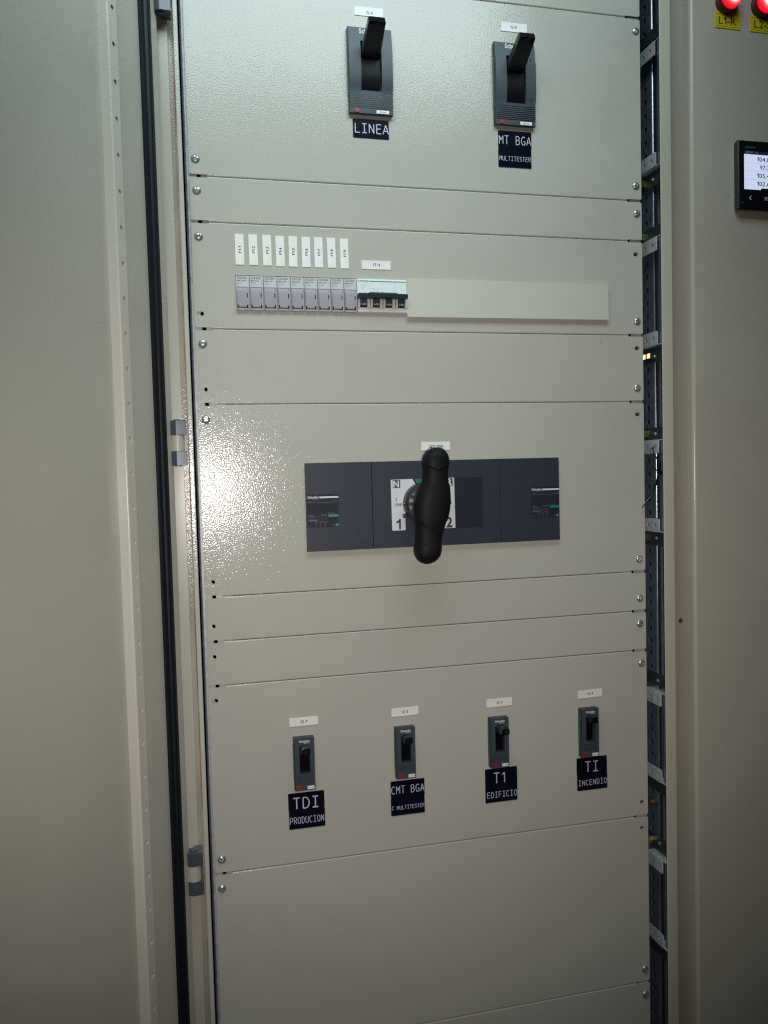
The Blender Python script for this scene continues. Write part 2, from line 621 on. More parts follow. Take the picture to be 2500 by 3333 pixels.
# typewriter strokes on a 1 x 1.45 cell, the lettering of the black embossed tapes
TY = {
    'L': [[(.12, 1.45), (.12, 0), (.95, 0)]],
    'I': [[(.1, 1.45), (.9, 1.45)], [(.5, 1.45), (.5, 0)], [(.1, 0), (.9, 0)]],
    'N': [[(.08, 0), (.08, 1.45), (.92, 0), (.92, 1.45)]],
    'E': [[(.95, 1.45), (.12, 1.45), (.12, 0), (.95, 0)], [(.12, .76), (.85, .76)]],
    'A': [[(0, 0), (.5, 1.45), (1, 0)], [(.18, .48), (.82, .48)]],
    'M': [[(.06, 0), (.06, 1.45), (.5, .62), (.94, 1.45), (.94, 0)]],
    'T': [[(.02, 1.45), (.98, 1.45)], [(.5, 1.45), (.5, 0)]],
    'B': [[(.1, .77), (.55, .77)] , [(.1, 0), (.1, 1.45), (.52, 1.45)] + arc(.52, 1.11, .33, .34, 90, -90), [(.1, 0), (.52, 0)] + arc(.52, .385, .41, .385, -90, 90)],
    'G': [arc(.56, .725, .5, .725, 48, 300, 14) + [(.92, .2), (.92, .66), (.56, .66)]],
    'U': [[(.08, 1.45), (.08, .42)] + arc(.5, .42, .42, .42, 180, 360, 10) + [(.92, 1.45)]],
    'S': [arc(.5, 1.09, .4, .36, 30, 250, 10) + arc(.5, .37, .43, .37, 70, -155, 11)],
    'R': [[(.1, 0), (.1, 1.45), (.54, 1.45)] + arc(.54, 1.07, .38, .38, 90, -90) + [(.1, .69)], [(.5, .69), (.98, 0)]],
    'D': [[(.1, 0), (.1, 1.45), (.36, 1.45)] + arc(.36, .725, .58, .725, 90, -90, 12) + [(.1, 0)]],
    'P': [[(.1, 0), (.1, 1.45), (.54, 1.45)] + arc(.54, 1.04, .4, .41, 90, -90) + [(.1, .63)]],
    'O': [arc(.5, .725, .45, .725, 0, 360, 18)],
    'C': [arc(.57, .725, .5, .725, 50, 310, 14)],
    'F': [[(.92, 1.45), (.12, 1.45), (.12, 0)], [(.12, .76), (.82, .76)]],
    '1': [[(.15, 1.1), (.55, 1.45), (.55, 0)]],
}


def typed(txt, x0, x1, z0, z1, y, parent, pen):
    mb = MB()
    n = len(txt)
    w = (x1 - x0) / (n * 1.32 - 0.32)
    h = (z1 - z0) / 1.45
    for i, c in enumerate(txt):
        if c == ' ':
            continue
        for st in TY[c]:
            pts = [(x0 + (i * 1.32 + u) * w, y - 0.01 * (i % 2), z0 + v * h) for u, v in st]
            q = []
            for p in pts:
                if not q or (Vector(p) - Vector(q[-1])).length > 1e-4:
                    q.append(p)
            # corners are drawn sharp: break the stroke where it turns hard
            run = [q[0]]
            for k in range(1, len(q)):
                run.append(q[k])
                if k < len(q) - 1:
                    d1 = (Vector(q[k]) - Vector(q[k - 1])).normalized(); d2 = (Vector(q[k + 1]) - Vector(q[k])).normalized()
                    if d1.dot(d2) < 0.75:
                        mb.tube(run, pen, 6, 0.12)
                        run = [q[k]]
            mb.tube(run, pen, 6, 0.12)
    return part('lettering', mb, TAPE_INK, parent)


# ================================================================== LARGE STRUCTURE
Z0, Z1 = -1150, 850
# ---- the open cabinet's frame
frame = thing('open_cabinet', 'beige steel frame of the open cabinet around the stacked front panels', 'cabinet', (300, 0, Z0))
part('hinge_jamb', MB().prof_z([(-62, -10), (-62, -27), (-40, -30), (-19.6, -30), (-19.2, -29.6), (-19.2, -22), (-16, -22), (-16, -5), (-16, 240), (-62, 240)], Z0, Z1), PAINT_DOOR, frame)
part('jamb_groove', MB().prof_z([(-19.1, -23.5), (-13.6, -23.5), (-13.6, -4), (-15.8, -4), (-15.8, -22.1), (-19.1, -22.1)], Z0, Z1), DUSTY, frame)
part('jamb_edge', MB().prof_z([(-13.5, -29.6), (-12.7, -30.2), (-12.7, -2), (-13.5, -2)], Z0, Z1), RUST, frame)
part('jamb_lip', MB().prof_z([(-12.6, -30.4), (-12.0, -31), (-8.0, -31), (-7.2, -30.4), (-7.2, 30), (-12.6, 30)], Z0, Z1), PAINT, frame)
lip = [(622.6, -43.2), (622.4, -43.8), (622.9, -44.6), (624.2, -45)]
lip += [(637.6 + 1.4 * math.cos(R(270 + 90 * i / 3)), -43.6 + 1.4 * math.sin(R(270 + 90 * i / 3))) for i in range(4)]
lip += [(639, -29.9), (637.4, -29.9), (637.4, -43.2)]
part('latch_jamb', MB().prof_z(lip, Z0, Z1), PAINT_LIP, frame)
part('jamb_web', MB().box(637.4, 690, -27.6, -25, Z0, Z1), PAINT_LIP, frame)
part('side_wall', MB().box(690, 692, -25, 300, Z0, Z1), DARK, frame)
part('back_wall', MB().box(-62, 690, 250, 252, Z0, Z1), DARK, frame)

# ---- groove post between the two cabinets
post = thing('cabinet_post', 'recessed post tinted rosy grey for shade, with one rusty hole between the two cabinets', 'post', (655, -29, Z0))
part('post_face', MB().plate([(639.2, Z0), (672, Z0), (672, Z1), (639.2, Z1)], [circle(656.9, -312.5, 3.7, 20)], lambda u, v, w: (u, -29.8 + w, v), 1.8), PAINT_SHADED, post)
part('bolt_hole', MB().lathe_y(656.9, -312.5, [(3.9, -28.2), (3.9, -22), (0.4, -21.5)]), HOLE_RUST, post)

# ---- neighbouring cabinet's closed door
ndoor = thing('closed_door', 'closed beige door of the neighbouring cabinet carrying the meter and red lamps', 'cabinet door', (900, -40, Z0))
dp = [(668.2, -30.1)] + [(673.4 + 5.2 * math.cos(R(180 + 90 * i / 7)), -41.0 + 5.2 * math.sin(R(180 + 90 * i / 7))) for i in range(8)] + [(1300, -46.2), (1300, -44), (672, -44), (670.4, -42), (670.4, -30.1)]
part('door_panel', MB().prof_z(dp, Z0, Z1), PAINT_FAR, ndoor)

# ---- galvanised uprights the panels are screwed to
seams = [531.6, 281.3, 225.4, 93.8, 0.0, -242.9, -300.1, -357.2, -601.6, -851.3]
LH = [(8.5, 112.5), (9.6, 18.6), (9.9, -224.1), (8.5, -280.7), (8.2, -319.8), (8.5, -376.4)]
RH = [(610.1, 206.9), (610.7, 75.5), (610.2, -18.0), (610.8, -581.1), (610.3, -619.6)]
LS = [(8.2, 301.6), (8.5, 263.5), (8.7, 207.2), (8.9, 75.4), (9.4, -18.9), (8.6, -582.7), (7.8, -621.0)]
RS = [(613.4, 513.6), (611.3, 301.8), (612.0, 263.5), (611.1, 113.2), (610.0, 19.4), (609.9, -224.5), (610.7, -281.4), (610.2, -318.3), (612.0, -375.9), (612.6, -832.0), (612.8, -870.8)]


def upright(name, label, left, holes):
    o = thing(name, label, 'upright', (10 if left else 610, 3, Z0), 'galvanised uprights behind the panel ends')
    hs = [circle(x + (1.6 if left else 0.8), z + 0.2, 2.7, 14) for x, z in holes]
    hs += [rrect((9 if left else 598), (14 if left else 603), z - 2.6, z + 2.6, 0.8, 2) for z in seams]
    if left:
        part('flange', MB().plate([(-2.6, Z0), (34, Z0), (34, Z1), (-2.6, Z1)], hs, lambda u, v, w: (u, 3 + w, v), 1.5), GALV_FLANGE, o)
        bend = [(-2.6, 3)] + [(-2.6 - 2.6 * math.sin(R(a)), 5.6 - 2.6 * math.cos(R(a))) for a in (15, 30, 45, 60, 75, 90)] + [(-5.2, 40), (-3.6, 40), (-3.6, 5.6), (-2.6, 4.5)]
        part('bend', MB().prof_z(bend, Z0, Z1), GALV, o)
    else:
        part('flange', MB().plate([(586, Z0), (619.6, Z0), (619.6, Z1), (586, Z1)], hs, lambda u, v, w: (u, 3 + w, v), 1.5), GALV_FLANGE, o)
        bend = [(619.6, 3)] + [(619.6 + 1.8 * math.sin(R(a)), 4.8 - 1.8 * math.cos(R(a))) for a in (22, 45, 67, 90)] + [(621.4, 24), (620.2, 24), (620.2, 5), (619.6, 4.5)]
        part('bend', MB().prof_z(bend, Z0, Z1), GALV_RAIL, o)
    return o


upright('mounting_upright', 'galvanised upright with a rounded edge beside the hinge side ends of the panels', True, LH)
upright('mounting_upright', 'galvanised upright behind the panel ends next to the dark cable gap', False, RH)

# ---- front panels with their screws
scr = MB().lathe_y(0, 0, [(5.4, 0.0), (5.4, -0.5), (5.1, -1.1), (4.3, -1.9), (3.0, -2.5), (1.4, -2.8), (0.05, -2.9)], 26)
scr_me = scr.mesh('screw', STEEL)
SCREW = scr_me
for bx in ((0.8, 2.9), (2.9, 0.8)):
    cut_me = MB().box(-bx[0], bx[0], -5, -1.1, -bx[1], bx[1]).mesh('cut', STEEL)
    res = boolean(SCREW, cut_me)
    if len(res.polygons) > 20:
        SCREW = res
SCREW.shade_smooth()
SCREW.set_sharp_from_angle(angle=R(30))


def panel(ztop, zbot, label):
    zt, zb = ztop - 0.25, zbot + 0.25
    o = thing('front_panel', label, 'panel', (310, 0, zbot), 'beige front panels stacked in the open cabinet')
    mb = MB()
    r = 1.7
    pr = [(14, zb + 1.2), (14, zb), (r, zb)] + [(r - r * math.sin(R(a)), zb + r - r * math.cos(R(a))) for a in (22, 45, 67, 90)]
    pr += [(r - r * math.cos(R(a)), zt - r + r * math.sin(R(a))) for a in (0, 22, 45, 67, 90)] + [(14, zt), (14, zt - 1.2), (r, zt - 1.2), (1.4, zt - r), (1.4, zb + r), (r, zb + 1.2)]
    mb.prof_x(pr, 22, 598)
    lh = [obround(x - 1.2, z, 1.6, 2.9) for x, z in LH if zb < z < zt]
    rh = [obround(x, z, 0.9, 2.9) for x, z in RH if zb < z < zt]
    e0, e1 = zb + r, zt - r
    mb.plate([(0.0, e1 - 2), (0.0, e0 + 2), (0.6, e0 + 0.6), (2, e0), (22, e0), (22, e1), (2, e1), (0.6, e1 - 0.6)], lh, lambda u, v, w: (u, w, v), 1.4)
    mb.plate([(620, e1 - 2), (620, e0 + 2), (619.4, e0 + 0.6), (618, e0), (598, e0), (598, e1), (618, e1), (619.4, e1 - 0.6)], rh, lambda u, v, w: (u, w, v), 1.4)
    part('sheet', mb, PAINT, o)
    for x, z in LS + RS:
        if zb < z < zt:
            s = link('screw', SCREW, o, (x - 310, 0, z - zbot))
            s.rotation_euler = (0, random.uniform(0, 1.57), 0)
    return o


zs = [800] + seams + [-1100]
PL = ['topmost beige panel, only its lower corner in view above the two large breakers',
      'tall beige panel carrying the two large lever breakers',
      'narrow blank beige panel just under the panel with the two lever breakers',
      'beige panel carrying the row of fuse holders and the pale blanking strip',
      'blank beige panel between the fuse row and the rotary changeover switch',
      'tall beige panel with torch glare around the rotary changeover switch',
      'narrow blank beige panel directly under the rotary changeover switch panel',
      'narrow blank beige panel directly above the panel of four small breakers',
      'tall beige panel carrying the four small breakers and black tapes',
      'large blank beige panel under the four small breakers',
      'lowest beige panel, only its upper edge in view at the bottom']
for i in range(11):
    panel(zs[i], zs[i + 1], PL[i])

# ---- open door on the hinge side
AL = R(117)
HX, HY = -30.0, -45.0
DX, DY = math.cos(AL), -math.sin(AL)
NX, NY = -DY, DX


def dpt(t, off):
    return (HX + DX * t + NX * off, HY + DY * t + NY * off)


odoor = thing('open_door', 'open beige cabinet door with a perforated stiffener rail and a black gasket', 'cabinet door', (HX, HY, Z0))
edge = [dpt(t, o) for t, o in ((2.6, 0), (640, 0), (640, -1.5), (2.6, -1.5))]
rim = [dpt(2.6 - 2.6 * math.sin(R(a)), -2.6 + 2.6 * math.cos(R(a))) for a in (90, 70, 50, 30, 15)]
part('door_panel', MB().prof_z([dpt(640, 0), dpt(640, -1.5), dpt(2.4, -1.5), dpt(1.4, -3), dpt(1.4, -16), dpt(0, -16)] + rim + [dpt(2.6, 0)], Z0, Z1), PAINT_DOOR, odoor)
hole_z = [355.9 + 36.6 * k for k in range(13, 0, -1)] + [355.9, 318.4, 281.2, 244.5, 207.6, 171.0, 134.4, 98.2, 62.2, 25.9, -10.6, -46.5, -82.5, -118.6, -154.9, -190.4, -226.2, -262.1, -298.3, -334.2, -370.1, -406.2, -442.4, -478.6, -515.4, -552.2, -588.9, -625.6, -662.4]
hole_z += [-662.4 - 36.6 * k for k in range(1, 13)]
hole_z = [z - 2.5 for z in hole_z]
HT = 11.6
rail = MB()
rail.perforated(107.0, 121.7, Z0, Z1, 114.4, [z for z in hole_z if Z0 + 10 < z < Z1 - 10], 2.9, lambda u, v, w: (*dpt(u, HT - w), v), 1.3)
rr = [(121.7, HT)] + [(121.7 + 1.8 * math.sin(R(a)), HT - 1.8 + 1.8 * math.cos(R(a))) for a in (18, 36, 54, 72, 90)] + [(123.5, 0.02), (122.2, 0.02), (122.2, HT - 1.6), (121.7, HT - 1.3)]
rail.prof_z([dpt(*p) for p in rr], Z0, Z1)
rl = [(107.0, HT)] + [(107.0 - 1.7 * math.sin(R(a)), HT - 1.7 + 1.7 * math.cos(R(a))) for a in (30, 60, 90)] + [(105.3, 0.02), (106.6, 0.02), (106.6, HT - 1.5), (107.0, HT - 1.3)]
rail.prof_z([dpt(*p) for p in rl], Z0, Z1)
rail.prof_z([dpt(*p) for p in ((108.5, HT - 1.75), (120.5, HT - 1.75), (120.5, HT - 2.4), (108.5, HT - 2.4))], Z0, Z1)  # strip added inside the hollow rail so its holes look less dark
part('stiffener_rail', rail, PAINT_RAIL_LIT, odoor)
gk = [(43.5, 0.02), (43.3, 3.6), (42.0, 4.4), (38.5, 4.8), (37.2, 6.8), (35.0, 8.0), (30.5, 8.2), (28.4, 7.4), (27.6, 5.6), (27.4, 0.02)]
part('gasket', MB().prof_z([dpt(*p) for p in gk], Z0, Z1), RUBBER, odoor)

# ---- hinges
def hinge(zc, label):
    o = thing('hinge', label, 'hinge', (-25, -48, zc), 'grey enamelled hinges of the open door')
    cx, cy, r = -25.4, -46.5, 8.6

    def outline(rad, x1, yb, yf):
        pts = [(cx + rad * math.cos(R(a)), cy + rad * math.sin(R(a))) for a in range(270, 89, -10)]
        return pts + [(cx + 2, yb), (x1, yb), (x1, yf)]
    for a, b in ((9.9, 26.2), (-26.2, -9.9)):
        mb = MB().prof_z(outline(r, -14.4, -33, cy - r + 1.2), zc + a, zc + b)
        k = part('knuckle', mb, HINGE, o)
    part('hinge_leaf', MB().box(-17.6, -14.6, -36.5, -32, zc - 9.8, zc + 9.8), HINGE, o)
    part('door_knuckle', MB().prof_z([(cx + 8.2 * math.cos(R(a)), cy + 8.2 * math.sin(R(a))) for a in range(0, 360, 15)], zc - 9.4, zc + 9.4), PAINT_DOOR, o)
    part('weld_lug', MB().prof_z([(-18.4, -46), (-17.6, -46), (-17.6, -34), (-24, -34), (-24, -38), (-18.4, -40)], zc - 9.3, zc + 9.3), PAINT_DOOR, o)
    lump = MB()
    for k in range(5):
        z = zc - 7.5 + k * 3.7
        lump.lathe_z(-32.4 - (0.5 if k in (0, 4) else -0.4), -48.5, [(0.3, z - 2.6), (1.8, z - 1.4), (2.2, z), (1.7, z + 1.5), (0.3, z + 2.5)], 10)
    part('paint_lumps', lump, PAINT_CHIP, o)
    part('pin', MB().lathe_z(cx, cy, [(4.6, zc - 27.4), (4.6, zc + 27.2), (3.4, zc + 27.8)], 20), HINGE, o)
    return o


hinge(-50.0, 'grey hinge halfway up the open door, beside the torch glare')
hinge(-571.5, 'lowest grey hinge near the bottom screws of the small breaker panel')
hinge(473.5, 'grey hinge at the top edge, only its lower end in view')

# ================================================================== THE DARK GAP ON THE LATCH SIDE
rail_o = thing('perforated_rail', 'dark galvanised perforated rail standing in the gap beside the panels', 'rail', (655, 40, Z0))
hz = [206.3 - 19.35 * k for k in range(-30, 66)]
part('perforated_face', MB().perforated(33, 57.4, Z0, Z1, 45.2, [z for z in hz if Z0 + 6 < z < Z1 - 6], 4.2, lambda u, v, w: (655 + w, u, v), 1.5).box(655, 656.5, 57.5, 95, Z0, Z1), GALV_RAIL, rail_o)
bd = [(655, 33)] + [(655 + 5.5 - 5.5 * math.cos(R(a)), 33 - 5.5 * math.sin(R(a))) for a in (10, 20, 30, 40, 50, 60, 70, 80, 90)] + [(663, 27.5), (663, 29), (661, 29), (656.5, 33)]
part('bend', MB().prof_z(bd, Z0, Z1), GALV_HIGHLIGHT, rail_o)
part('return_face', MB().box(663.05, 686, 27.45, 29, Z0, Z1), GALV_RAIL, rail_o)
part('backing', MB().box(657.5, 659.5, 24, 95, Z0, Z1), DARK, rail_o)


def bracket(zt, zb, label):
    o = thing('mounting_bracket', label, 'bracket', (645, 15, zb), 'pale galvanised device brackets in the gap')
    for z1 in (zt, zb + 19.4):
        z0 = z1 - 19.4
        part('tab', MB().plate(rrect(-0.6, 38, z0, z1, 1.2, 2), [circle(9.6, (z0 + z1) / 2, 2.6, 14, 2.9), circle(28.2, (z0 + z1) / 2, 2.6, 14, 2.9)],
             lambda u, v, w: (642 + w, u, v), 1.6), GALV_TAB, o)
        zf = z1 - 0.2 if z1 == zt else z0 + 0.2
        part('fold', MB().box(643.7, 656, -11, 38, zf - 0.8, zf + 0.8, 0.5), GALV_TAB, o)
    part('spine', MB().box(645.5, 652, -11.5, -1.5, zb + 1.4, zt - 1.4, 0.6), GALV_RAIL, o)
    return o


bracket(503.5, 331.5, 'two tab bracket in the gap beside the tall panel of lever breakers')
bracket(233.2, 81.2, 'two tab bracket in the gap beside the fuse holder panel')
bracket(-54.4, -187.6, 'two tab bracket in the gap with a black cable tie looped through its hole')
bracket(-423.6, -557.0, 'two tab bracket in the gap beside the black tapes of the small breakers')
bracket(-673.6, -806.0, 'lowest two tab bracket in the gap beside the large blank bottom panel')


def brace(z1, z0, label, bolt=None, brass=None, dim=False):
    o = thing('support_angle', label, 'angle', (650, 20, z0), 'dark zinc support angles in the gap')
    part('angle_plate', MB().box(649.6, 651.0, -12, 60, z0, z1, 0.4), ZINC_DARK, o)
    if bolt is not None:
        part('bolt_head', MB().lathe_x(17.6, bolt, [(2.8, 649.6), (2.8, 648.4), (2.0, 647.4), (0.3, 647.0)], 16), STEEL, o)
    if brass is not None:
        part('brass_standoff', MB().lathe_x(38.6, brass, [(5.4, 649.6), (5.4, 642.2), (4.4, 641.6)], 6), BRASS, o)
    return o


brace(529, 513, 'dark angle above the top bracket, beside the upper right screw')
brace(335 - 5, 309, 'dark angle under the top bracket with a dull bolt', 318.3, 319.0)
brace(252, 236, 'dark angle with a brass standoff above the fuse panel bracket', None, 242.5)
brace(80.5, 58, 'dark angle behind the two glowing amber lights', 66.5)
brace(-36, -53.5, 'dark angle with a brass hex standoff above the cable tie bracket', -45.2, -44.2)
brace(-189.5, -209, 'dark angle with a brass standoff below the cable tie bracket', -197.7, -197.8)
brace(-399, -418, 'dark angle with one bolt above the bracket by the small breakers', -409.4)
brace(-558.5, -579, 'plain dark angle under the bracket by the small breakers')
brace(-647, -669, 'dark angle with a brass standoff above the lowest bracket', -655.8, -657.7)
brace(-808, -830, 'plain dark angle under the lowest bracket')
solo('cable_gland', MB().lathe_x(32, -597.2, [(5.5, 654.8), (5.5, 646), (4.2, 645.6), (4.2, 641), (2.5, 640.4)], 8), BRASS,
     'small brass threaded stud on the rail just above the bottom panel seam', 'stud', (650, 32, -597.2))
led = thing('indicator_block', 'small dark block with two glowing amber lights in the gap', 'indicator', (649, 33, 60))
part('block', MB().box(645.6, 649.4, 20, 48, 63.5, 74.5, 0.6), DARK, led)
for y in (39.2, 27.1):
    part('amber_light', MB().box(644.6, 645.5, y - 3.4, y + 3.4, 65.6, 72.0, 0.4, 3), AMBER, led)
zt = MB()
pz = [(640.8, 9.8, -64.3), (638.6, 6, -66.5), (636, 3, -71), (639, 0, -80), (643.3, -4, -88), (642.8, -4, -96), (641.4, -4.5, -101)]
zt.tube(pz, 1.0, 6, 0.5)
zt.tube([(641.0, 9.8, -64.5), (635.5, 8, -68), (632.8, 6, -76)], 0.9, 6, 0.5)
zt.box(638.6, 644.4, -7.5, -2.5, -104.2, -98.8, 0.6)
zt.tube([(641.2, -5, -102), (638.4, -5, -111), (634.6, -5, -121.5), (630.2, -5, -131.5), (624, -5.2, -138.5), (618, -5.4, -144.4), (612, -5.6, -151.4)], 1.15, 6, 0.5)
zt.tube([(640, -3, -100), (637, -1, -97), (635.4, 1, -94)], 0.9, 6, 0.5)
solo('cable_tie', zt, BLACK, 'black plastic cable tie hanging from a bracket with its tail over the panel edge', 'cable tie', (640, 0, -100))

# ================================================================== DEVICES
# ---- large lever breakers
def logo_words(ink, cx, z, w, with_sub=True):
    """the maker's word mark, with the tail of its g and the small second line"""
    ink.word('Schneider', cx - w / 2, cx + w / 2, z, z + w * 0.215, bold=0.035)
    if with_sub:
        ink.word('Electric', cx - w * 0.03, cx + w * 0.47, z - w * 0.12, z - w * 0.025)


LB = {}


def lever_breaker(x0, rating, label):
    """x0 = left edge; front about 58 x 111"""
    o = thing('lever_breaker', label, 'breaker', (x0 + 29, 0, 363.3), 'large lever breakers')
    zt_, zb_ = 474.2, 363.3
    prof = [(-10.8, 366.2), (-12.2, 366.9), (-12.4, 373), (-12.6, 392.4), (-14.6, 400), (-16.2, 412), (-16.6, 428), (-15.8, 444), (-13.8, 458), (-12.6, 466), (-12.2, 473.2), (-11.2, 474.2)]
    sl, sr = x0 + 15.4, x0 + 42.4
    mb = MB()

    def strip(a, b, plist):
        pts = plist + [(0.4, plist[-1][1]), (0.4, plist[0][1] + (2.4 if plist[0][1] < 370 else 0))]
        mb.prof_x(pts, a, b)
    # three columns leave the lever slot open
    strip(x0, sl, prof)
    strip(sr, x0 + 57.0, prof)
    strip(sl, sr, [p for p in prof if p[1] <= 393] + [(-12.9, 395.4)])
    strip(sl, sr, [(-14.1, 456.2)] + [p for p in prof if p[1] > 457])
    part('housing', mb, BRK, o)
    # side skirt set just outside the face, its middle carries a green band
    part('side_skirt', MB().prof_x([(0.3, 368.4), (-10.2, 366.4), (-11.4, 392), (-15.0, 412), (-15.4, 428), (-14.6, 444), (-12.4, 460), (-11.0, 474.0), (0.3, 474.0)], x0 - 0.4, x0 - 0.02), BRK_SIDE, o)
    part('green_band', MB().box(x0 - 0.8, x0 - 0.42, -10.4, -5.4, 390, 452), GREEN_EDGE, o)
    gr = MB()
    for k in range(8):
        z = 391.2 - k * 2.45
        gr.prof_x([(-12.3, z - 0.62), (-12.78, z - 0.5), (-12.78, z + 0.5), (-12.3, z + 0.62)], x0 + 0.9, x0 + 57.0)
    part('groove_lines', gr, BLACK, o)
    part('lever_drum', MB().prof_x([(0, 394), (-9.0, 394.5), (-12.5, 405), (-13.2, 418), (-12.5, 432), (-10.0, 444), (-6, 456), (0, 456.4)], sl + 0.8, sr - 1.6), DRUM, o)
    # lever: leans out and up from the drum, end face has a thumb notch
    c = (sl + sr) / 2 - 0.3
    a = Vector((0, -9.0, 440.5)); b = Vector((0, -54.0, 462.6))
    d = (b - a).normalized(); nrm = Vector((0, -d.z, d.y))       # towards the room and down
    if nrm.z > 0:
        nrm = -nrm
    lv = MB()
    rings = []
    for t, hw, th in ((0, 12.2, 6.0), (0.25, 12.0, 6.2), (0.9, 11.1, 5.2), (0.975, 11.0, 4.9), (1.0, 10.4, 4.2)):
        p = a + (b - a) * t
        ring = []
        for sx, sn in ((-1, -1), (-1, 1), (1, 1), (1, -1)):
            for k in (0, 1, 2):
                rad = 1.5
                cxx, cnn = sx * (hw - rad), sn * (th - rad)
                base = {(-1, -1): 180, (-1, 1): 90, (1, 1): 0, (1, -1): 270}[(sx, sn)]
                order = {(-1, -1): (270, 225, 180), (-1, 1): (180, 135, 90), (1, 1): (90, 45, 0), (1, -1): (360, 315, 270)}[(sx, sn)]
                ang = R(order[k])
                u, w = cxx + rad * math.cos(ang), cnn + rad * math.sin(ang)
                q = p + nrm * w
                ring.append((c + u, q.y, q.z))
        rings.append(ring)
    lv.loft(rings)
    lvm = lv.mesh('lever', BLACK, org(o))
    nt = MB().loft([[tuple(Vector((c + 3.4 * math.cos(2 * math.pi * i / 16), 0, 0)) + (b - d * 3.0 + nrm * (5.6 + 3.2 * math.sin(2 * math.pi * i / 16))) + d * k) for i in range(16)] for k in (0, 8)])
    try:
        lvm = boolean(lvm, nt.mesh('n', BLACK, org(o)))
        lvm.shade_smooth(); lvm.set_sharp_from_angle(angle=R(35))
    except Exception:
        pass
    link('lever', lvm, o)
    part('test_button', MB().box(x0 + 6.4, x0 + 12.4, -13.1, -11, 367.4, 372.6, 0.4), RED, o)
    lab = part('rating_label', MB().box(x0 + 34.8, x0 + 51.4, -12.9, -11.5, 367.6, 371.8, 0.3), LABEL, o)
    Ink(-13.0).word(rating, x0 + 38.2, x0 + 48.2, 368.7, 370.6, bold=0.02).put('lettering', INK, lab)
    ink = Ink(-13.2)
    logo_words(ink, x0 + 29, 466.0, 29.0, False)
    # print follows the sloped upper face
    for v in ink.bm.verts:
        v.co.y = -12.75 - max(0.0, (466.0 - v.co.z)) * 0.12
    ink.put('maker_name', INK_WHITE, o)
    mk = Ink(-16.9)
    mk.ring(x0 + 49.9, 400.6, 1.5, 1.9)
    for v in mk.bm.verts:
        v.co.y = -15.1
    mk.rect(x0 + 48.2, x0 + 51.6, 428.2, 428.7).rect(x0 + 49.2, x0 + 49.6, 451, 455, 1.4).rect(x0 + 50.6, x0 + 51.0, 451, 455, 1.4)
    mk.put('position_marks', BLACK, o)
    o.location.y += 5.0 * MM          # the rear of the housing sinks through the panel's cutout
    o.location.z += 2.5 * MM
    return o


lever_breaker(203.0, '420/600A', 'large slate breaker with a black lever, above the LINEA tape')
lever_breaker(401.0, '280/400A', 'large slate breaker with a black lever, above the MT BGA tape')


# ---- small breakers
def small_breaker(x0, rating, knob, label):
    o = thing('toggle_breaker', label, 'breaker', (x0 + 13, 0, -501.8), 'four small toggle breakers on the lower panel')
    fy = -10.0
    mb = MB()
    sl, sr, st, sb = x0 + 6.2, x0 + 19.6, -443.1, -479.3
    def col(a, b, z0, z1):
        mb.prof_x([(0.4, z0), (fy + 0.8, z0), (fy, z0 + 0.8), (fy, z1 - 0.8), (fy + 0.8, z1), (0.4, z1)], a, b)
    mb.plate(rrect(x0, x0 + 26, -501.7, -432.0, 0.7, 2), [rrect(sl, sr, sb, st, 0.3, 1)], lambda u, v, w: (u, fy + w, v), 9.5)
    part('housing', mb, BRK, o)
    part('side_skirt', MB().box(x0 - 0.9, x0 - 0.05, fy + 1.0, 0.3, -501.6, -432.2, 0.3), BRK_SIDE, o)
    part('green_band', MB().box(x0 - 1.4, x0 - 0.95, -5.0, -0.4, -489, -441), GREEN_EDGE, o)
    gr = MB()
    for k in range(6):
        z = -483.0 - k * 1.75
        gr.box(x0 + 1.4, x0 + 24.6, fy - 0.15, fy + 0.1, z - 0.3, z + 0.3)
    part('groove_lines', gr, BRK_SIDE, o)
    part('slot_floor', MB().box(sl - 0.6, sr + 0.6, -2.5, -0.3, sb - 0.6, st + 0.6), DRUM, o)
    cx = (sl + sr) / 2
    kn = MB()
    z = -446.5
    tip = -fy + (22.0 if knob == 2 else 16.0 if knob == 1 else 13.0)
    kn.loft([[(cx + u * hw, -y, z + dz + v * hh) for u, v in ((-1, -.6), (-.7, -1), (.7, -1), (1, -.6), (1, .6), (.7, 1), (-.7, 1), (-1, .6))]
             for y, hw, hh, dz in ((2, 6.4, 6.5, -1), (14, 6.3, 5.4, 0), (tip - 1.6, 5.8, 4.7, 1.2), (tip - .4, 5.6, 4.5, 1.3), (tip, 4.8, 3.7, 1.3))])
    km = kn.mesh('toggle', BLACK, org(o))
    if knob:
        hx = MB().lathe_y(cx + 0.4, z + 1.2, [(2.4, -tip - 2), (2.4, -tip + 4)], 6)
        try:
            km = boolean(km, hx.mesh('h', BLACK, org(o)))
            km.shade_smooth(); km.set_sharp_from_angle(angle=R(32))
        except Exception:
            pass
    link('toggle', km, o)
    part('test_button', MB().box(x0 + 2.2, x0 + 7.2, fy - 0.6, fy + 0.5, -500.6, -494.6, 0.3), RED, o)
    lab = part('rating_label', MB().box(x0 + 15.4, x0 + 24.4, fy - 0.5, fy + 0.5, -500.2, -496.0, 0.25), LABEL, o)
    Ink(fy - 0.6).word(rating, x0 + 16.2, x0 + 23.6, -499.0, -497.2, bold=0.02).put('lettering', INK_GREY, lab)
    ink = Ink(fy - 0.12)
    logo_words(ink, x0 + 13.2, -438.0, 14.2)
    ink.put('maker_name', INK_WHITE, o)
    return o


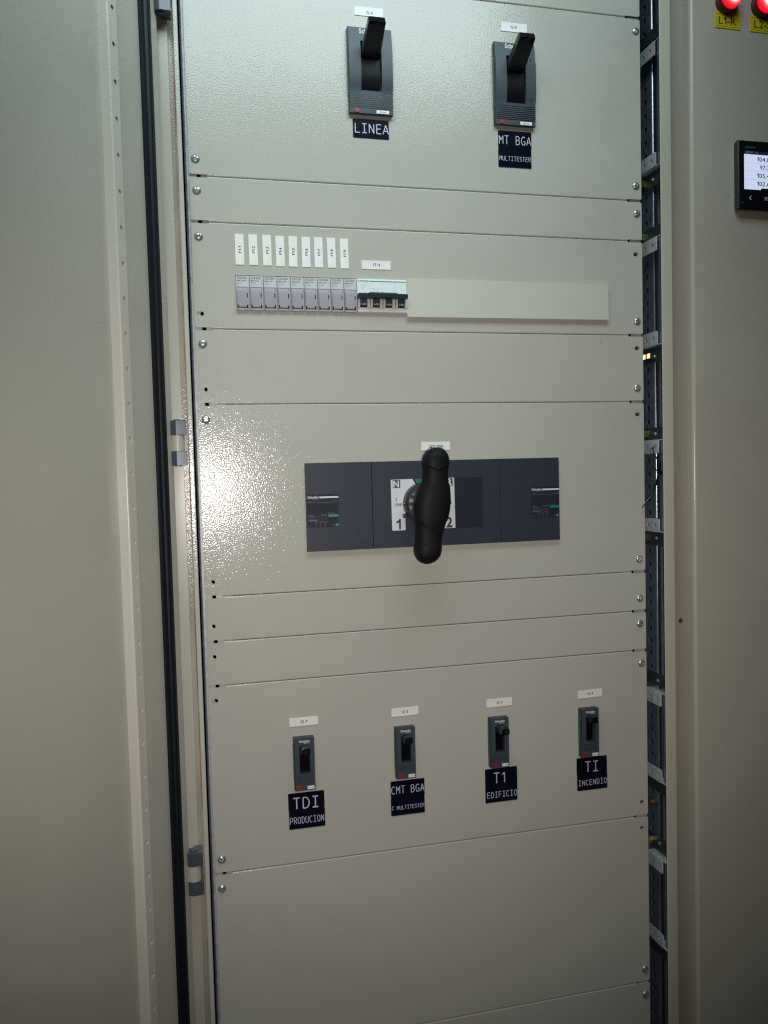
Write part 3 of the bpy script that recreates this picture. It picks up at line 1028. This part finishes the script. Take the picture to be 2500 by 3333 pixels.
small_breaker(105.7, '175/250A', 1, 'small slate toggle breaker above the TDI tape')
small_breaker(241.8, '76/108A', 1, 'small slate toggle breaker above the CMT BGA tape')
small_breaker(375.6, '175/250A', 2, 'small slate breaker above the T1 tape, its toggle sticking out past the edge')
small_breaker(511.9, '40/63A', 0, 'small slate toggle breaker above the TI INCENDIO tapes')

# ---- rotary changeover switch
sw = thing('changeover_switch', 'navy rotary changeover switch with a big black handle across the middle panel', 'switch', (308, 0, -191))
for a, b in ((131.2, 218.8), (219.4, 398.3), (398.9, 485.2)):
    part('cover_plate', MB().box(a, b, -5.0, 0.3, -191.0, -76.6, 0.5), ATS, sw)
part('window_plate', MB().box(331, 372.6, -5.3, -4.7, -168.4, -100.3, 0.2), ATS_DK, sw)
ci = Ink(-5.12)
ci.ring(208, -170.9, 11.2, 11.6, 32).ring(410, -97.2, 10.6, 11.0, 32)
ci.put('knockout_rings', ATS_DK, sw)
lg = part('legend_plate', MB().prof_y([(244.2, -101.8), (245.0, -100.8), (273.9, -100.6), (279.0, -110.0), (262.9, -130), (262.9, -168.1), (246.2, -168.4), (244.6, -167.6)], -5.9, -4.9), WHITE_PL, sw)
lg2 = part('legend_plate', MB().prof_y([(302.5, -100.5), (331.9, -100.3), (332.3, -168.0), (314.3, -167.9), (314.3, -130), (298, -110.0)], -5.9, -4.9), WHITE_PL, sw)
part('zero_marker', MB().prof_y([(277.2, -100.9), (299.4, -100.7), (293.6, -111.5), (283.2, -111.8)], -5.7, -4.9), INK_GREEN, sw)
Ink(-5.8).word('0', 280.8, 283.8, -104.4, -101.4, bold=0.02).put('lettering', INK, sw)
for pl, ch, q, t in ((lg, 'N', (246.8, 257.1, -112.1, -101.3), (247.4, 255.2, -111.2, -102.2)), (lg2, 'R', (319.6, 329.8, -111.7, -101.0), (321.4, 329.0, -110.8, -101.9))):
    Ink(-5.95).rect(*q).put('letter_square', CHAR_INK, pl)
    Ink(-6.0).word(ch, *t, bold=0.03).put('lettering', INK_WHITE, pl)
Ink(-5.98).poly([(254.0, -167.0), (256.6, -167.0), (256.6, -152.8), (254.6, -152.8), (253.4, -154.8), (250.4, -156.6), (250.4, -159.2), (254.0, -157.6)]) \
    .word('ON', 249.4, 257.4, -136.0, -132.2, bold=0.02).rect(250.6, 251.5, -129.3, -125.0).put('lettering', INK, lg)
Ink(-5.98).word('2', 319.2, 328.3, -167.2, -152.8, bold=0.03) \
    .word('ON', 319.0, 327.2, -135.8, -132.0, bold=0.02).rect(322.6, 323.5, -129.1, -124.8).put('lettering', INK, lg2)


def mini(x0, x1, zt_):
    a = part('rating_plate', MB().box(x0 - 1.2, x1 + 0.4, -5.25, -4.8, zt_ - 39.6, zt_ + 3.2, 0.15), ATS_DK, sw)
    w = x1 - x0
    i = Ink(-5.36)
    i.word('Schneider', x0, x0 + w * 0.36, zt_ - 2.2, zt_ + 1.4, bold=0.02)
    i.rect(x0 + w * 0.38, x1, zt_ - 1.9, zt_ + 0.2)
    i.put('maker_name', INK_WHITE, a)
    j = Ink(-5.36)
    j.word('Electric', x0 + w * 0.17, x0 + w * 0.36, zt_ - 4.4, zt_ - 3.0)
    j.word('INS/INV', x0 + 0.4, x0 + w * 0.16, zt_ - 7.0, zt_ - 5.6).word('TPS/INS/NSX', x1 - w * 0.2, x1, zt_ - 6.2, zt_ - 4.8)
    j.rect(x0 + 0.4, x1, zt_ - 7.7, zt_ - 7.35)
    j.word('Ui 750V', x0 + 0.5, x0 + w * 0.18, zt_ - 24.6, zt_ - 22.8).word('50/60Hz', x0 + w * 0.42, x0 + w * 0.62, zt_ - 24.4, zt_ - 22.6)
    j.rect(x0 + 0.5, x0 + w * 0.62, zt_ - 25.4, zt_ - 25.1)
    j.word('Uimp 8kV', x0 + 0.5, x0 + w * 0.23, zt_ - 28.0, zt_ - 26.2).rect(x0 + 0.5, x0 + w * 0.62, zt_ - 28.9, zt_ - 28.6)
    j.rect(x0 + 0.5, x0 + w * 0.30, zt_ - 31.0, zt_ - 30.0).rect(x0 + 0.5, x0 + w * 0.62, zt_ - 32.0, zt_ - 31.7)
    j.word('IEC 947-3', x1 - w * 0.34, x1 - w * 0.12, zt_ - 22.6, zt_ - 21.0)
    for k, t in enumerate(('220V', '415V', '440V')):
        xx = x0 + w * (0.21 + 0.15 * k)
        j.word(t, xx, xx + w * 0.11, zt_ - 34.6, zt_ - 33.0).word('36', xx, xx + w * 0.05, zt_ - 36.8, zt_ - 35.4).word('25', xx, xx + w * 0.05, zt_ - 39.0, zt_ - 37.6)
    j.word('Icu kA', x0 + 0.5, x0 + w * 0.12, zt_ - 37.2, zt_ - 36.0).word('Ics', x0 + 0.5, x0 + w * 0.07, zt_ - 39.2, zt_ - 38.0)
    j.word('K', x1 - w * 0.17, x1 - w * 0.12, zt_ - 38.6, zt_ - 35.6).rect(x1 - w * 0.10, x1 - 0.4, zt_ - 38.6, zt_ - 35.4)
    j.put('lettering', INK_DIM, a)
    Ink(-5.36).rect(x1 - w * 0.34, x1, zt_ - 26.4, zt_ - 23.4).put('green_strip', INK_GREEN, a)


mini(133.6, 173.5, -120.2)
mini(444.0, 484.2, -119.4)
hub = MB().lathe_y(287.5, -133.0, [(27.5, -5.1), (27.5, -14), (26.6, -20), (24.0, -23.5), (15, -26), (15, -36)], 40)
part('rotary_hub', hub, HUBM, sw)
fin = MB()
for a in (155, 180, 205, 130, 230):
    ca, sa = math.cos(R(a)), math.sin(R(a))
    p0 = Vector((287.5 + 17 * ca, 0, -133 + 17 * sa)); p1 = Vector((287.5 + 25.5 * ca, 0, -133 + 25.5 * sa))
    tx = Vector((-sa, 0, ca)) * 2.2
    rings = []
    for yy in (-20.5, -25.2):
        rings.append([tuple(p + s * tx + Vector((0, yy, 0))) for p, s in ((p0, -1), (p1, -1), (p1, 1), (p0, 1))])
    fin.loft(rings)
fin.box(258.6, 263.2, -13, -9, -152, -146.2, 0.6)
part('hub_ribs', fin, HUBM, sw)
part('pointer', MB().tube([(262.5, -15, -133.2), (258.4, -15, -133.1), (255.6, -15, -133.0)], [2.0, 1.8, 0.9], 10), BLACK, sw)

secs = [(-61.5, 295.2, 6.5, 6), (-65, 295.0, 11.3, 10.5), (-70, 294.7, 15.2, 14), (-76, 294.3, 17.1, 15.6), (-83, 294.2, 17.2, 15.4), (-92.5, 294.0, 16.2, 14.6), (-100, 293.4, 16.6, 14.8), (-106, 292.6, 18.0, 15.4),
        (-113, 291.2, 20.4, 16.2), (-119.5, 290.0, 22.0, 17.0), (-131, 288.0, 24.0, 17.8), (-140, 287.0, 23.8, 17.8), (-149, 286.3, 22.5, 17.2), (-157, 285.2, 20.9, 16.4), (-165, 284.2, 19.3, 15.6),
        (-173, 283.1, 17.9, 14.8), (-180.5, 282.3, 17.0, 14.6), (-187, 281.6, 17.2, 15.2), (-193, 281.1, 17.4, 15.4), (-199, 280.6, 16.3, 14.4), (-204.5, 280.1, 12.8, 11.6), (-208, 279.8, 8.2, 7.6), (-210, 279.6, 3.5, 3.2)]


def hring(z, cx, hw, hd, grow=0.0, n=36, yc=-46.0):
    pts = []
    for i in range(n):
        a = 2 * math.pi * i / n
        ex = 0.8
        ca, sa = math.cos(a), math.sin(a)
        u = math.copysign(abs(ca) ** ex, ca) * (hw + grow)
        w = math.copysign(abs(sa) ** ex, sa) * (hd + grow)
        pts.append((cx + u, yc + w, z))
    return pts


def interp(z):
    for (a, b) in zip(secs, secs[1:]):
        if b[0] <= z <= a[0]:
            t = (a[0] - z) / (a[0] - b[0])
            return tuple(a[k] + (b[k] - a[k]) * t for k in range(4))
    return secs[-1]


# one moulded handle: shafts, plus the raised grip and end knobs whose edges show as creases
part('handle', MB().loft([hring(z, cx, hw - 0.5, hd - 0.5) for z, cx, hw, hd in secs]), BLACK_MATT, sw, 60)


def crease_band(z_hi, z_lo, sag_hi, sag_lo, name):
    rings = []
    n = 14
    for k in range(n + 1):
        t = k / n
        ring = []
        for i in range(36):
            a = 2 * math.pi * i / 36
            front = -math.sin(a)                      # 1 at the side facing the room
            side = abs(math.cos(a))
            zt_ = z_hi + sag_hi * (1 - side)
            zl = z_lo + sag_lo * (1 - side)
            z = zt_ + (zl - zt_) * t
            zz, cx, hw, hd = interp(z)
            g = 0.28 if 0 < k < n else -0.7
            ring.append(hring(z, cx, hw, hd, g)[i])
        rings.append(ring)
    part(name, MB().loft(rings), BLACK_MATT, sw, 60)


crease_band(-109.0, -158.0, 3.0, -9.0, 'handle_grip')
crease_band(-61.8, -84.0, 0.0, -8.0, 'handle_knob')
crease_band(-186.0, -209.6, 5.5, 0.0, 'handle_knob')

# ---- fuse holders
def fuse(x0, label):
    o = thing('fuse_holder', label, 'fuse holder', (x0, 0, 117), 'grey fuse holders in a row')
    w = 16.75
    part('body', MB().box(x0, x0 + w, -1.2, 0.3, 117.0, 160.4, 0.3), FUSE_EDGE, o)
    lp = part('label_plate', MB().box(x0 + 0.4, x0 + w - 0.15, -3.4, -1.3, 146.0, 159.6, 0.3), FUSE_LABEL, o)
    Ink(-3.5).word('ZOLODA', x0 + 1.4, x0 + 14.0, 155.9, 158.8, bold=0.012).word('BMF 10x38', x0 + 1.5, x0 + 11.6, 153.0, 154.6, bold=0.02).put('lettering', INK, lp)
    Ink(-3.5).word('max. 3W', x0 + 1.5, x0 + 7.0, 151.3, 152.4).word('32A 690V~', x0 + 1.5, x0 + 9.0, 149.3, 150.6).word('1p', x0 + 1.7, x0 + 3.0, 147.0, 148.4) \
        .rect(x0 + 14.8, x0 + 15.05, 150, 155.5).put('small_print', INK_GREY, lp)
    part('fuse_drawer', MB().prof_x([(-1.3, 145.4), (-2.8, 145.4), (-5.6, 138.8), (-5.6, 121.2), (-5.0, 120.6), (-1.3, 120.6)], x0 + 1.3, x0 + 14.5), FUSE, o)
    part('drawer_rim', MB().box(x0 + 14.65, x0 + 16.2, -4.4, -1.3, 117.6, 145.6, 0.3).box(x0 + 0.35, x0 + 1.15, -4.0, -1.3, 117.6, 145.6, 0.2), FUSE_EDGE, o)
    part('foot_strip', MB().box(x0 + 1.25, x0 + 14.55, -4.2, -1.3, 117.5, 120.0, 0.2), FUSE_EDGE, o)
    bk = MB().box(x0 + 13.1, x0 + 14.2, -5.75, -5.3, 132.6, 138.0).box(x0 + 1.3, x0 + 14.5, -4.3, -1.3, 120.05, 120.55)
    bk.prof_y([(x0 + 1.3, 120.6), (x0 + 2.9, 120.6), (x0 + 2.9, 122.2), (x0 + 1.9, 124.0), (x0 + 1.3, 124.0)], -5.75, -5.2)
    bk.prof_y([(x0 + 12.6, 120.6), (x0 + 14.5, 120.6), (x0 + 14.5, 124.0), (x0 + 13.7, 124.0), (x0 + 12.6, 122.2)], -5.75, -5.2)
    part('finger_notch', bk, BLACK, o)
    return o


def fuse_label(n):
    return 'grey fuse holder directly below the white sticker F1.%d' % n


f0 = fuse(51.9, fuse_label(1))
for k in range(1, 9):
    c = copy_tree(f0)
    c.location.x += 17.2 * k * MM
    c['label'] = fuse_label(k + 1)
solo('dark_gap_strip', MB().box(51.2, 207, -0.35, 0.2, 160.45, 161.2), DARK, 'thin dark cutout edge along the top of the fuse holder row', 'cutout', (130, 0, 160.6))

# ---- four pole miniature breaker
mc = thing('miniature_breaker', 'white four pole miniature breaker with a green stripe and linked dark toggle', 'breaker', (240, 0, 116))
xa, xb = 206.7, 273.2
part('upper_body', MB().prof_x([(0.3, 139.5), (-4.0, 139.5), (-4.0, 158.6), (-2.6, 160.6), (0.3, 160.6)], xa, xb), MCB, mc)
part('lower_body', MB().prof_x([(0.3, 116.5), (-3.0, 116.5), (-4.6, 118.0), (-4.6, 122.0), (-5.2, 123.4), (0.3, 123.4)], xa, xb), MCB_LOW, mc)
part('rear_body', MB().box(xa, xb, -2.0, 0.2, 123.5, 139.4), MCB_LOW, mc)
ck = MB()
for k in range(4):
    xx = 209.4 + 16.75 * k
    ck.prof_x([(-2.1, 123.5), (-6.5, 123.5), (-8.2, 128), (-7.6, 134), (-5.0, 139.4), (-2.1, 139.4)], xx - 2.6, xx - 0.1)
    ck.prof_x([(-2.1, 123.5), (-6.5, 123.5), (-8.2, 128), (-7.6, 134), (-5.0, 139.4), (-2.1, 139.4)], xx + 9.5, xx + 12.4)
part('toggle_cheeks', ck, MCB_LOW, mc)
for k in range(4):
    xx = 209.4 + 16.75 * k
    tg = part('toggle', MB().prof_x([(-2.1, 124.2), (-6.2, 124.2), (-8.6, 128), (-9.2, 134), (-2.1, 139)], xx, xx + 9.3), MCB_BAR, mc)
    ik = Ink(-7.9)
    ik.word('I-ON', xx + 1.4, xx + 7.8, 126.0, 128.2, bold=0.02)
    for v in ik.bm.verts:
        v.co.y = -6.2 - (v.co.z - 124.2) * 0.632 - 0.15
    ik.put('lettering', INK_WHITE, tg)
part('toggle_bar', MB().prof_y([(205.6, 139.0), (206.4, 139.9), (219.0, 139.9), (221.4, 141.1), (256.6, 140.9), (259.6, 139.7), (271.2, 139.7), (271.8, 139.0), (271.6, 134.0), (205.9, 133.6)], -14.6, -6.0)
     .box(221, 258, -16.4, -14.4, 134.6, 140.2, 0.7), MCB_BAR, mc)
Ink(-4.12).rect(222.8, 272.2, 156.9, 158.0).word('Schneider', 208.1, 222.2, 156.6, 159.4, bold=0.02).put('green_stripe', INK_GREEN, mc)
sp = Ink(-4.12)
sp.word('Electric', 215.5, 221.5, 155.0, 156.0).word('C60N', 211, 216.5, 151.4, 153).rect(216.8, 221.5, 151.2, 151.4).word('C63', 212.2, 216, 147.6, 149.8)
for k in range(4):
    for p in range(5):
        sp.rect(227.2 + k * 2.4 + 0.5 * math.sin(p * 0.785), 227.6 + k * 2.4 + 0.5 * math.sin(p * 0.785), 143.4 + p, 144.4 + p)
sp.put('small_print', INK_FAINT, mc)
jn = Ink(-4.13)
for k in (1, 2, 3):
    x = 206.7 + 16.65 * k
    jn.rect(x - 0.1, x + 0.1, 140.2, 156.6)
jn.put('pole_joints', INK_FAINT, mc)
jl = Ink(-4.72)
for k in (1, 2, 3):
    x = 206.7 + 16.65 * k
    jl.rect(x - 0.13, x + 0.13, 118.2, 122)
jl.put('pole_joints', INK_GREY, mc)

# ---- blanking strip
solo('blanking_strip', MB().plate([(272.6, 112.4), (563.8, 113.6), (563.8, 162.0), (272.6, 163.4)], [], lambda u, v, w: (u, -5.6 + w, v), 1.5)
     .box(274.5, 562, -4.2, -0.1, 115.5, 160.5), COVER, 'long pale blanking strip covering the empty slot beside the fuse row', 'blanking strip', (418, 0, 113))


# ---- white stickers
def sticker(x0, x1, z0, z1, txt, tx0, tx1, tz0, tz1, label, rot=False, tilt=0.0, grey=False):
    cx, cz = (x0 + x1) / 2, (z0 + z1) / 2
    o = thing('sticker', label, 'sticker', (cx, 0, cz), 'white identification stickers')
    part('backing', MB().box(x0, x1, -0.9, -0.05, z0, z1, 0.25, 1), LABEL, o)
    Ink(-1.0).word(txt, tx0, tx1, tz0, tz1, bold=0.022, rot=rot).put('lettering', INK_GREY if grey else INK, o)
    o.rotation_euler = (0, R(tilt), 0)
    return o


fx = [58.2, 75.1, 92.4, 108.9, 125.3, 142.0, 158.2, 174.9, 191.7]
for k, x in enumerate(fx):
    dz = random.uniform(-0.3, 0.3)
    sticker(x - 5.5, x + 5.5, 173.8 + dz, 211.9 + dz, 'F1.%d' % (k + 1), x - 1.3, x + 2.1, 188.6 + dz, 197.2 + dz,
            'upright white sticker reading F1.%d above its fuse holder' % (k + 1), True, random.uniform(-0.7, 0.7))
sticker(214.0, 253.0, 173.7, 184.9, 'IT-1', 229.2, 238.2, 177.4, 181.4, 'white sticker reading IT-1 above the four pole miniature breaker')
sticker(213.5, 251.6, 494.6, 506.0, 'Q-0', 229.0, 237.6, 496.6, 500.9, 'white sticker reading Q-0 behind the lever tip above the LINEA breaker', grey=True)
sticker(413.0, 450.7, 494.3, 506.2, 'Q-5', 427.2, 436.0, 498.2, 502.6, 'white sticker reading Q-5 above the MT BGA breaker')
sticker(288.6, 329.2, -63.2, -51.8, 'QT-100', 299.4, 318.8, -60.2, -56.0, 'white sticker half hidden behind the knob of the rotary switch handle')
for x, n, t in ((119.9, 1, -0.2), (256.9, 2, -0.3), (392.1, 3, -0.2), (529.6, 4, -0.4)):
    sticker(x - 18.8, x + 18.9, -419.2 + 0.2, -407.8, 'Q-%d' % n, x - 4.2, x + 4.4, -415.6, -411.4, 'white sticker reading Q-%d above a small toggle breaker' % n, False, t)


# ---- black tapes
def tape(x0, x1, z0, z1, txt, tx0, tx1, tz0, tz1, pen, label):
    cx, cz = (x0 + x1) / 2, (z0 + z1) / 2
    o = thing('tape_label', label, 'tape label', (cx, 0, cz), 'black tape labels with white capitals')
    part('tape_strip', MB().prof_y(rrect(x0, x1, z0, z1, 1.0, 3), -0.7, -0.05), TAPE, o)
    typed(txt, tx0, tx1, tz0, tz1, -0.74, o, pen)
    return o


tape(207.7, 255.2, 340.9, 365.0, 'LINEA', 209.8, 254.6, 347.6, 359.0, 0.54, 'black tape reading LINEA under the large breaker')
tape(406.5, 454.3, 340.0, 364.0, 'MT BGA', 407.6, 453.4, 346.4, 357.2, 0.44, 'black tape reading MT BGA, upper of its pair')
tape(406.3, 453.9, 315.7, 339.94, 'MULTITESTER', 407.8, 452.8, 324.6, 330.4, 0.25, 'black tape reading MULTITESTER under the MT BGA tape')
tape(96.3, 144.0, -531.3, -507.5, 'TDI', 102.6, 136.6, -528.6, -514.2, 0.76, 'black tape reading TDI under a small breaker')
tape(96.7, 144.3, -555.4, -531.5, 'PRODUCION', 97.8, 142.8, -548.4, -539.8, 0.34, 'black tape reading PRODUCION under the TDI tape')
tape(234.3, 281.7, -530.9, -507.1, 'CMT BGA', 235.2, 281.0, -524.6, -514.4, 0.44, 'black tape reading CMT BGA under a small breaker')
tape(234.2, 281.4, -554.6, -530.96, 'C MULTITESTER', 235.4, 280.8, -546.6, -541.6, 0.24, 'black tape reading C MULTITESTER under the CMT BGA tape')
tape(369.1, 416.5, -529.5, -505.6, 'T1', 381.6, 401.6, -526.4, -512.2, 0.72, 'black tape reading T1 under a small breaker')
tape(369.1, 416.4, -553.4, -529.56, 'EDIFICIO', 371.4, 415.6, -546.6, -538.8, 0.36, 'black tape reading EDIFICIO under the T1 tape')
tape(507.4, 554.7, -529.6, -505.1, 'TI', 520.4, 541.4, -526.0, -511.6, 0.72, 'black tape reading TI under a small breaker')
tape(507.8, 555.0, -552.7, -529.66, 'INCENDIO', 509.8, 554.0, -545.4, -537.8, 0.36, 'black tape reading INCENDIO under the TI tape')


# ---- pilot lamps and their tags on the neighbouring door
def lamp(x, label):
    o = thing('pilot_lamp', label, 'pilot lamp', (x, -46, 537.5), 'glowing red pilot lamps')
    part('lamp_body', MB().lathe_y(x, 537.5, [(15.6, -46.3), (15.6, -56), (14.8, -57.4), (13.9, -57.4), (13.9, -50)], 40), LAMP_RING, o)
    part('lens', MB().lathe_y(x, 537.5, [(13.7, -52), (13.7, -60), (13.0, -62.5), (11, -65), (7.5, -67), (3.5, -68), (0.2, -68.2)], 40), LENS, o)
    return o


lamp(722.4, 'glowing red pilot lamp above the yellow L1-R tag')
lamp(778.2, 'glowing red pilot lamp above the yellow L2-S tag')


def ytag(x0, txt, label):
    o = thing('yellow_tag', label, 'tag', (x0 + 20, -46, 503), 'yellow phase tags under the lamps')
    part('plate', MB().box(x0, x0 + 40.5, -47.2, -46.25, 503.0, 525.0, 0.25, 1), YELLOW, o)
    Ink(-47.3).word(txt, x0 + 6.4, x0 + 33.4, 508.4, 518.8, bold=0.014).rect(x0 + 2.4, x0 + 37, 521.6, 522.0).rect(x0 + 2.4, x0 + 37, 505.4, 505.8).put('lettering', YINK, o)
    return o


ytag(705.4, 'L1-R', 'yellow tag reading L1-R under a red lamp')
ytag(761.0, 'L2-S', 'yellow tag reading L2-S under a red lamp, cut by the picture edge')

# ---- panel meter
mt = thing('power_meter', 'black panel meter with a lit screen of readings on the neighbouring door', 'meter', (780, -46, 255))
part('bezel', MB().loft([[(735.2, -46.3, 259.4), (828, -46.3, 259.4), (828, -46.3, 350.0), (735.2, -46.3, 350.0)], [(733.0, -56.4, 258.0), (830, -56.4, 258.0), (830, -56.4, 351.0), (733.0, -56.4, 351.0)], [(734.4, -58.0, 259.4), (828.6, -58.0, 259.4), (828.6, -58.0, 349.6), (734.4, -58.0, 349.6)]]), METER, mt)
scn = part('screen', MB().prof_y([(742.2, 332.0), (814, 332.0), (814, 287.2), (770.2, 287.2), (768.2, 284.8), (742.2, 284.8)], -58.25, -57.6), SCREEN, mt)
hd = Ink(-58.2); hd.rect(742.2, 814, 332.2, 336.6); hd.put('screen_header', SCREEN_BAR, mt)
dg_ = Ink(-58.35)
for t, x0_, z_ in (('104,8', 762.8, 323.0), ('97,7', 767.2, 311.9), ('105,4', 762.6, 300.9), ('102,6', 762.4, 290.0)):
    n = len(t)
    dg_.word(t, x0_, 782.4, z_ - 1.2, z_ + 6.2, bold=0.012)
for z_ in (320.6, 309.6, 298.5):
    dg_.rect(743, 813, z_ - 0.12, z_ + 0.02)
dg_.put('readings', SCREEN_INK, scn)
ic = Ink(-58.12)
ic.poly([(750.0, 273.4), (752.8, 276.4), (753.4, 275.9), (751.0, 273.4)]).poly([(750.0, 273.4), (751.0, 273.4), (753.4, 270.9), (752.8, 270.4)])
for z_ in (271.6, 273.2, 274.8):
    ic.rect(774.2, 779.2, z_ - 0.25, z_ + 0.25)
ic.put('key_icons', ICON, mt)
Ink(-58.12).word('CIRCUTOR', 743.6, 759.4, 340.2, 342.6, bold=0.015, shear=0.15).ring(739.4, 266.2, 0.5, 1.0, 12).put('maker_name', INK_DIM, mt)
Ink(-58.3).word('20/07/2017', 744.4, 757.2, 334.4, 336.0).word('XML', 760.0, 764.2, 334.2, 335.6).word('13:14', 744.8, 751, 332.4, 333.8).put('date_line', INK_WHITE, mt)

# ---- small marks left on the paint
def mark(name, x0, x1, y, z0, z1, parent, m=INK_GREY):
    mb = MB().loft([[(x0, y, z0), (x1, y, z0 + 0.1), (x1 + 0.2, y, z1), (x0 + 0.3, y, z1)], [(x0, y - 0.08, z0), (x1, y - 0.08, z0 + 0.1), (x1 + 0.2, y - 0.08, z1), (x0 + 0.3, y - 0.08, z1)]])
    return part(name, mb, m, parent)


plist = [o for o in bpy.data.objects if o.name.startswith('front_panel')]
for o in plist:
    if 'between the fuse row' in o['label']:
        mark('scratch', 553.6, 554.2, -0.02, 80.4, 87.0, o)
        mark('scratch', 405.0, 405.8, -0.02, 15.2, 16.8, o)
mark('pen_mark', 738, 743, -46.22, 352.6, 353.4, ndoor)
mark('pen_mark', 724, 727.4, -46.22, 277.4, 278.2, ndoor)
mark('pen_mark', 725.2, 725.8, -46.22, 274.2, 277.4, ndoor)
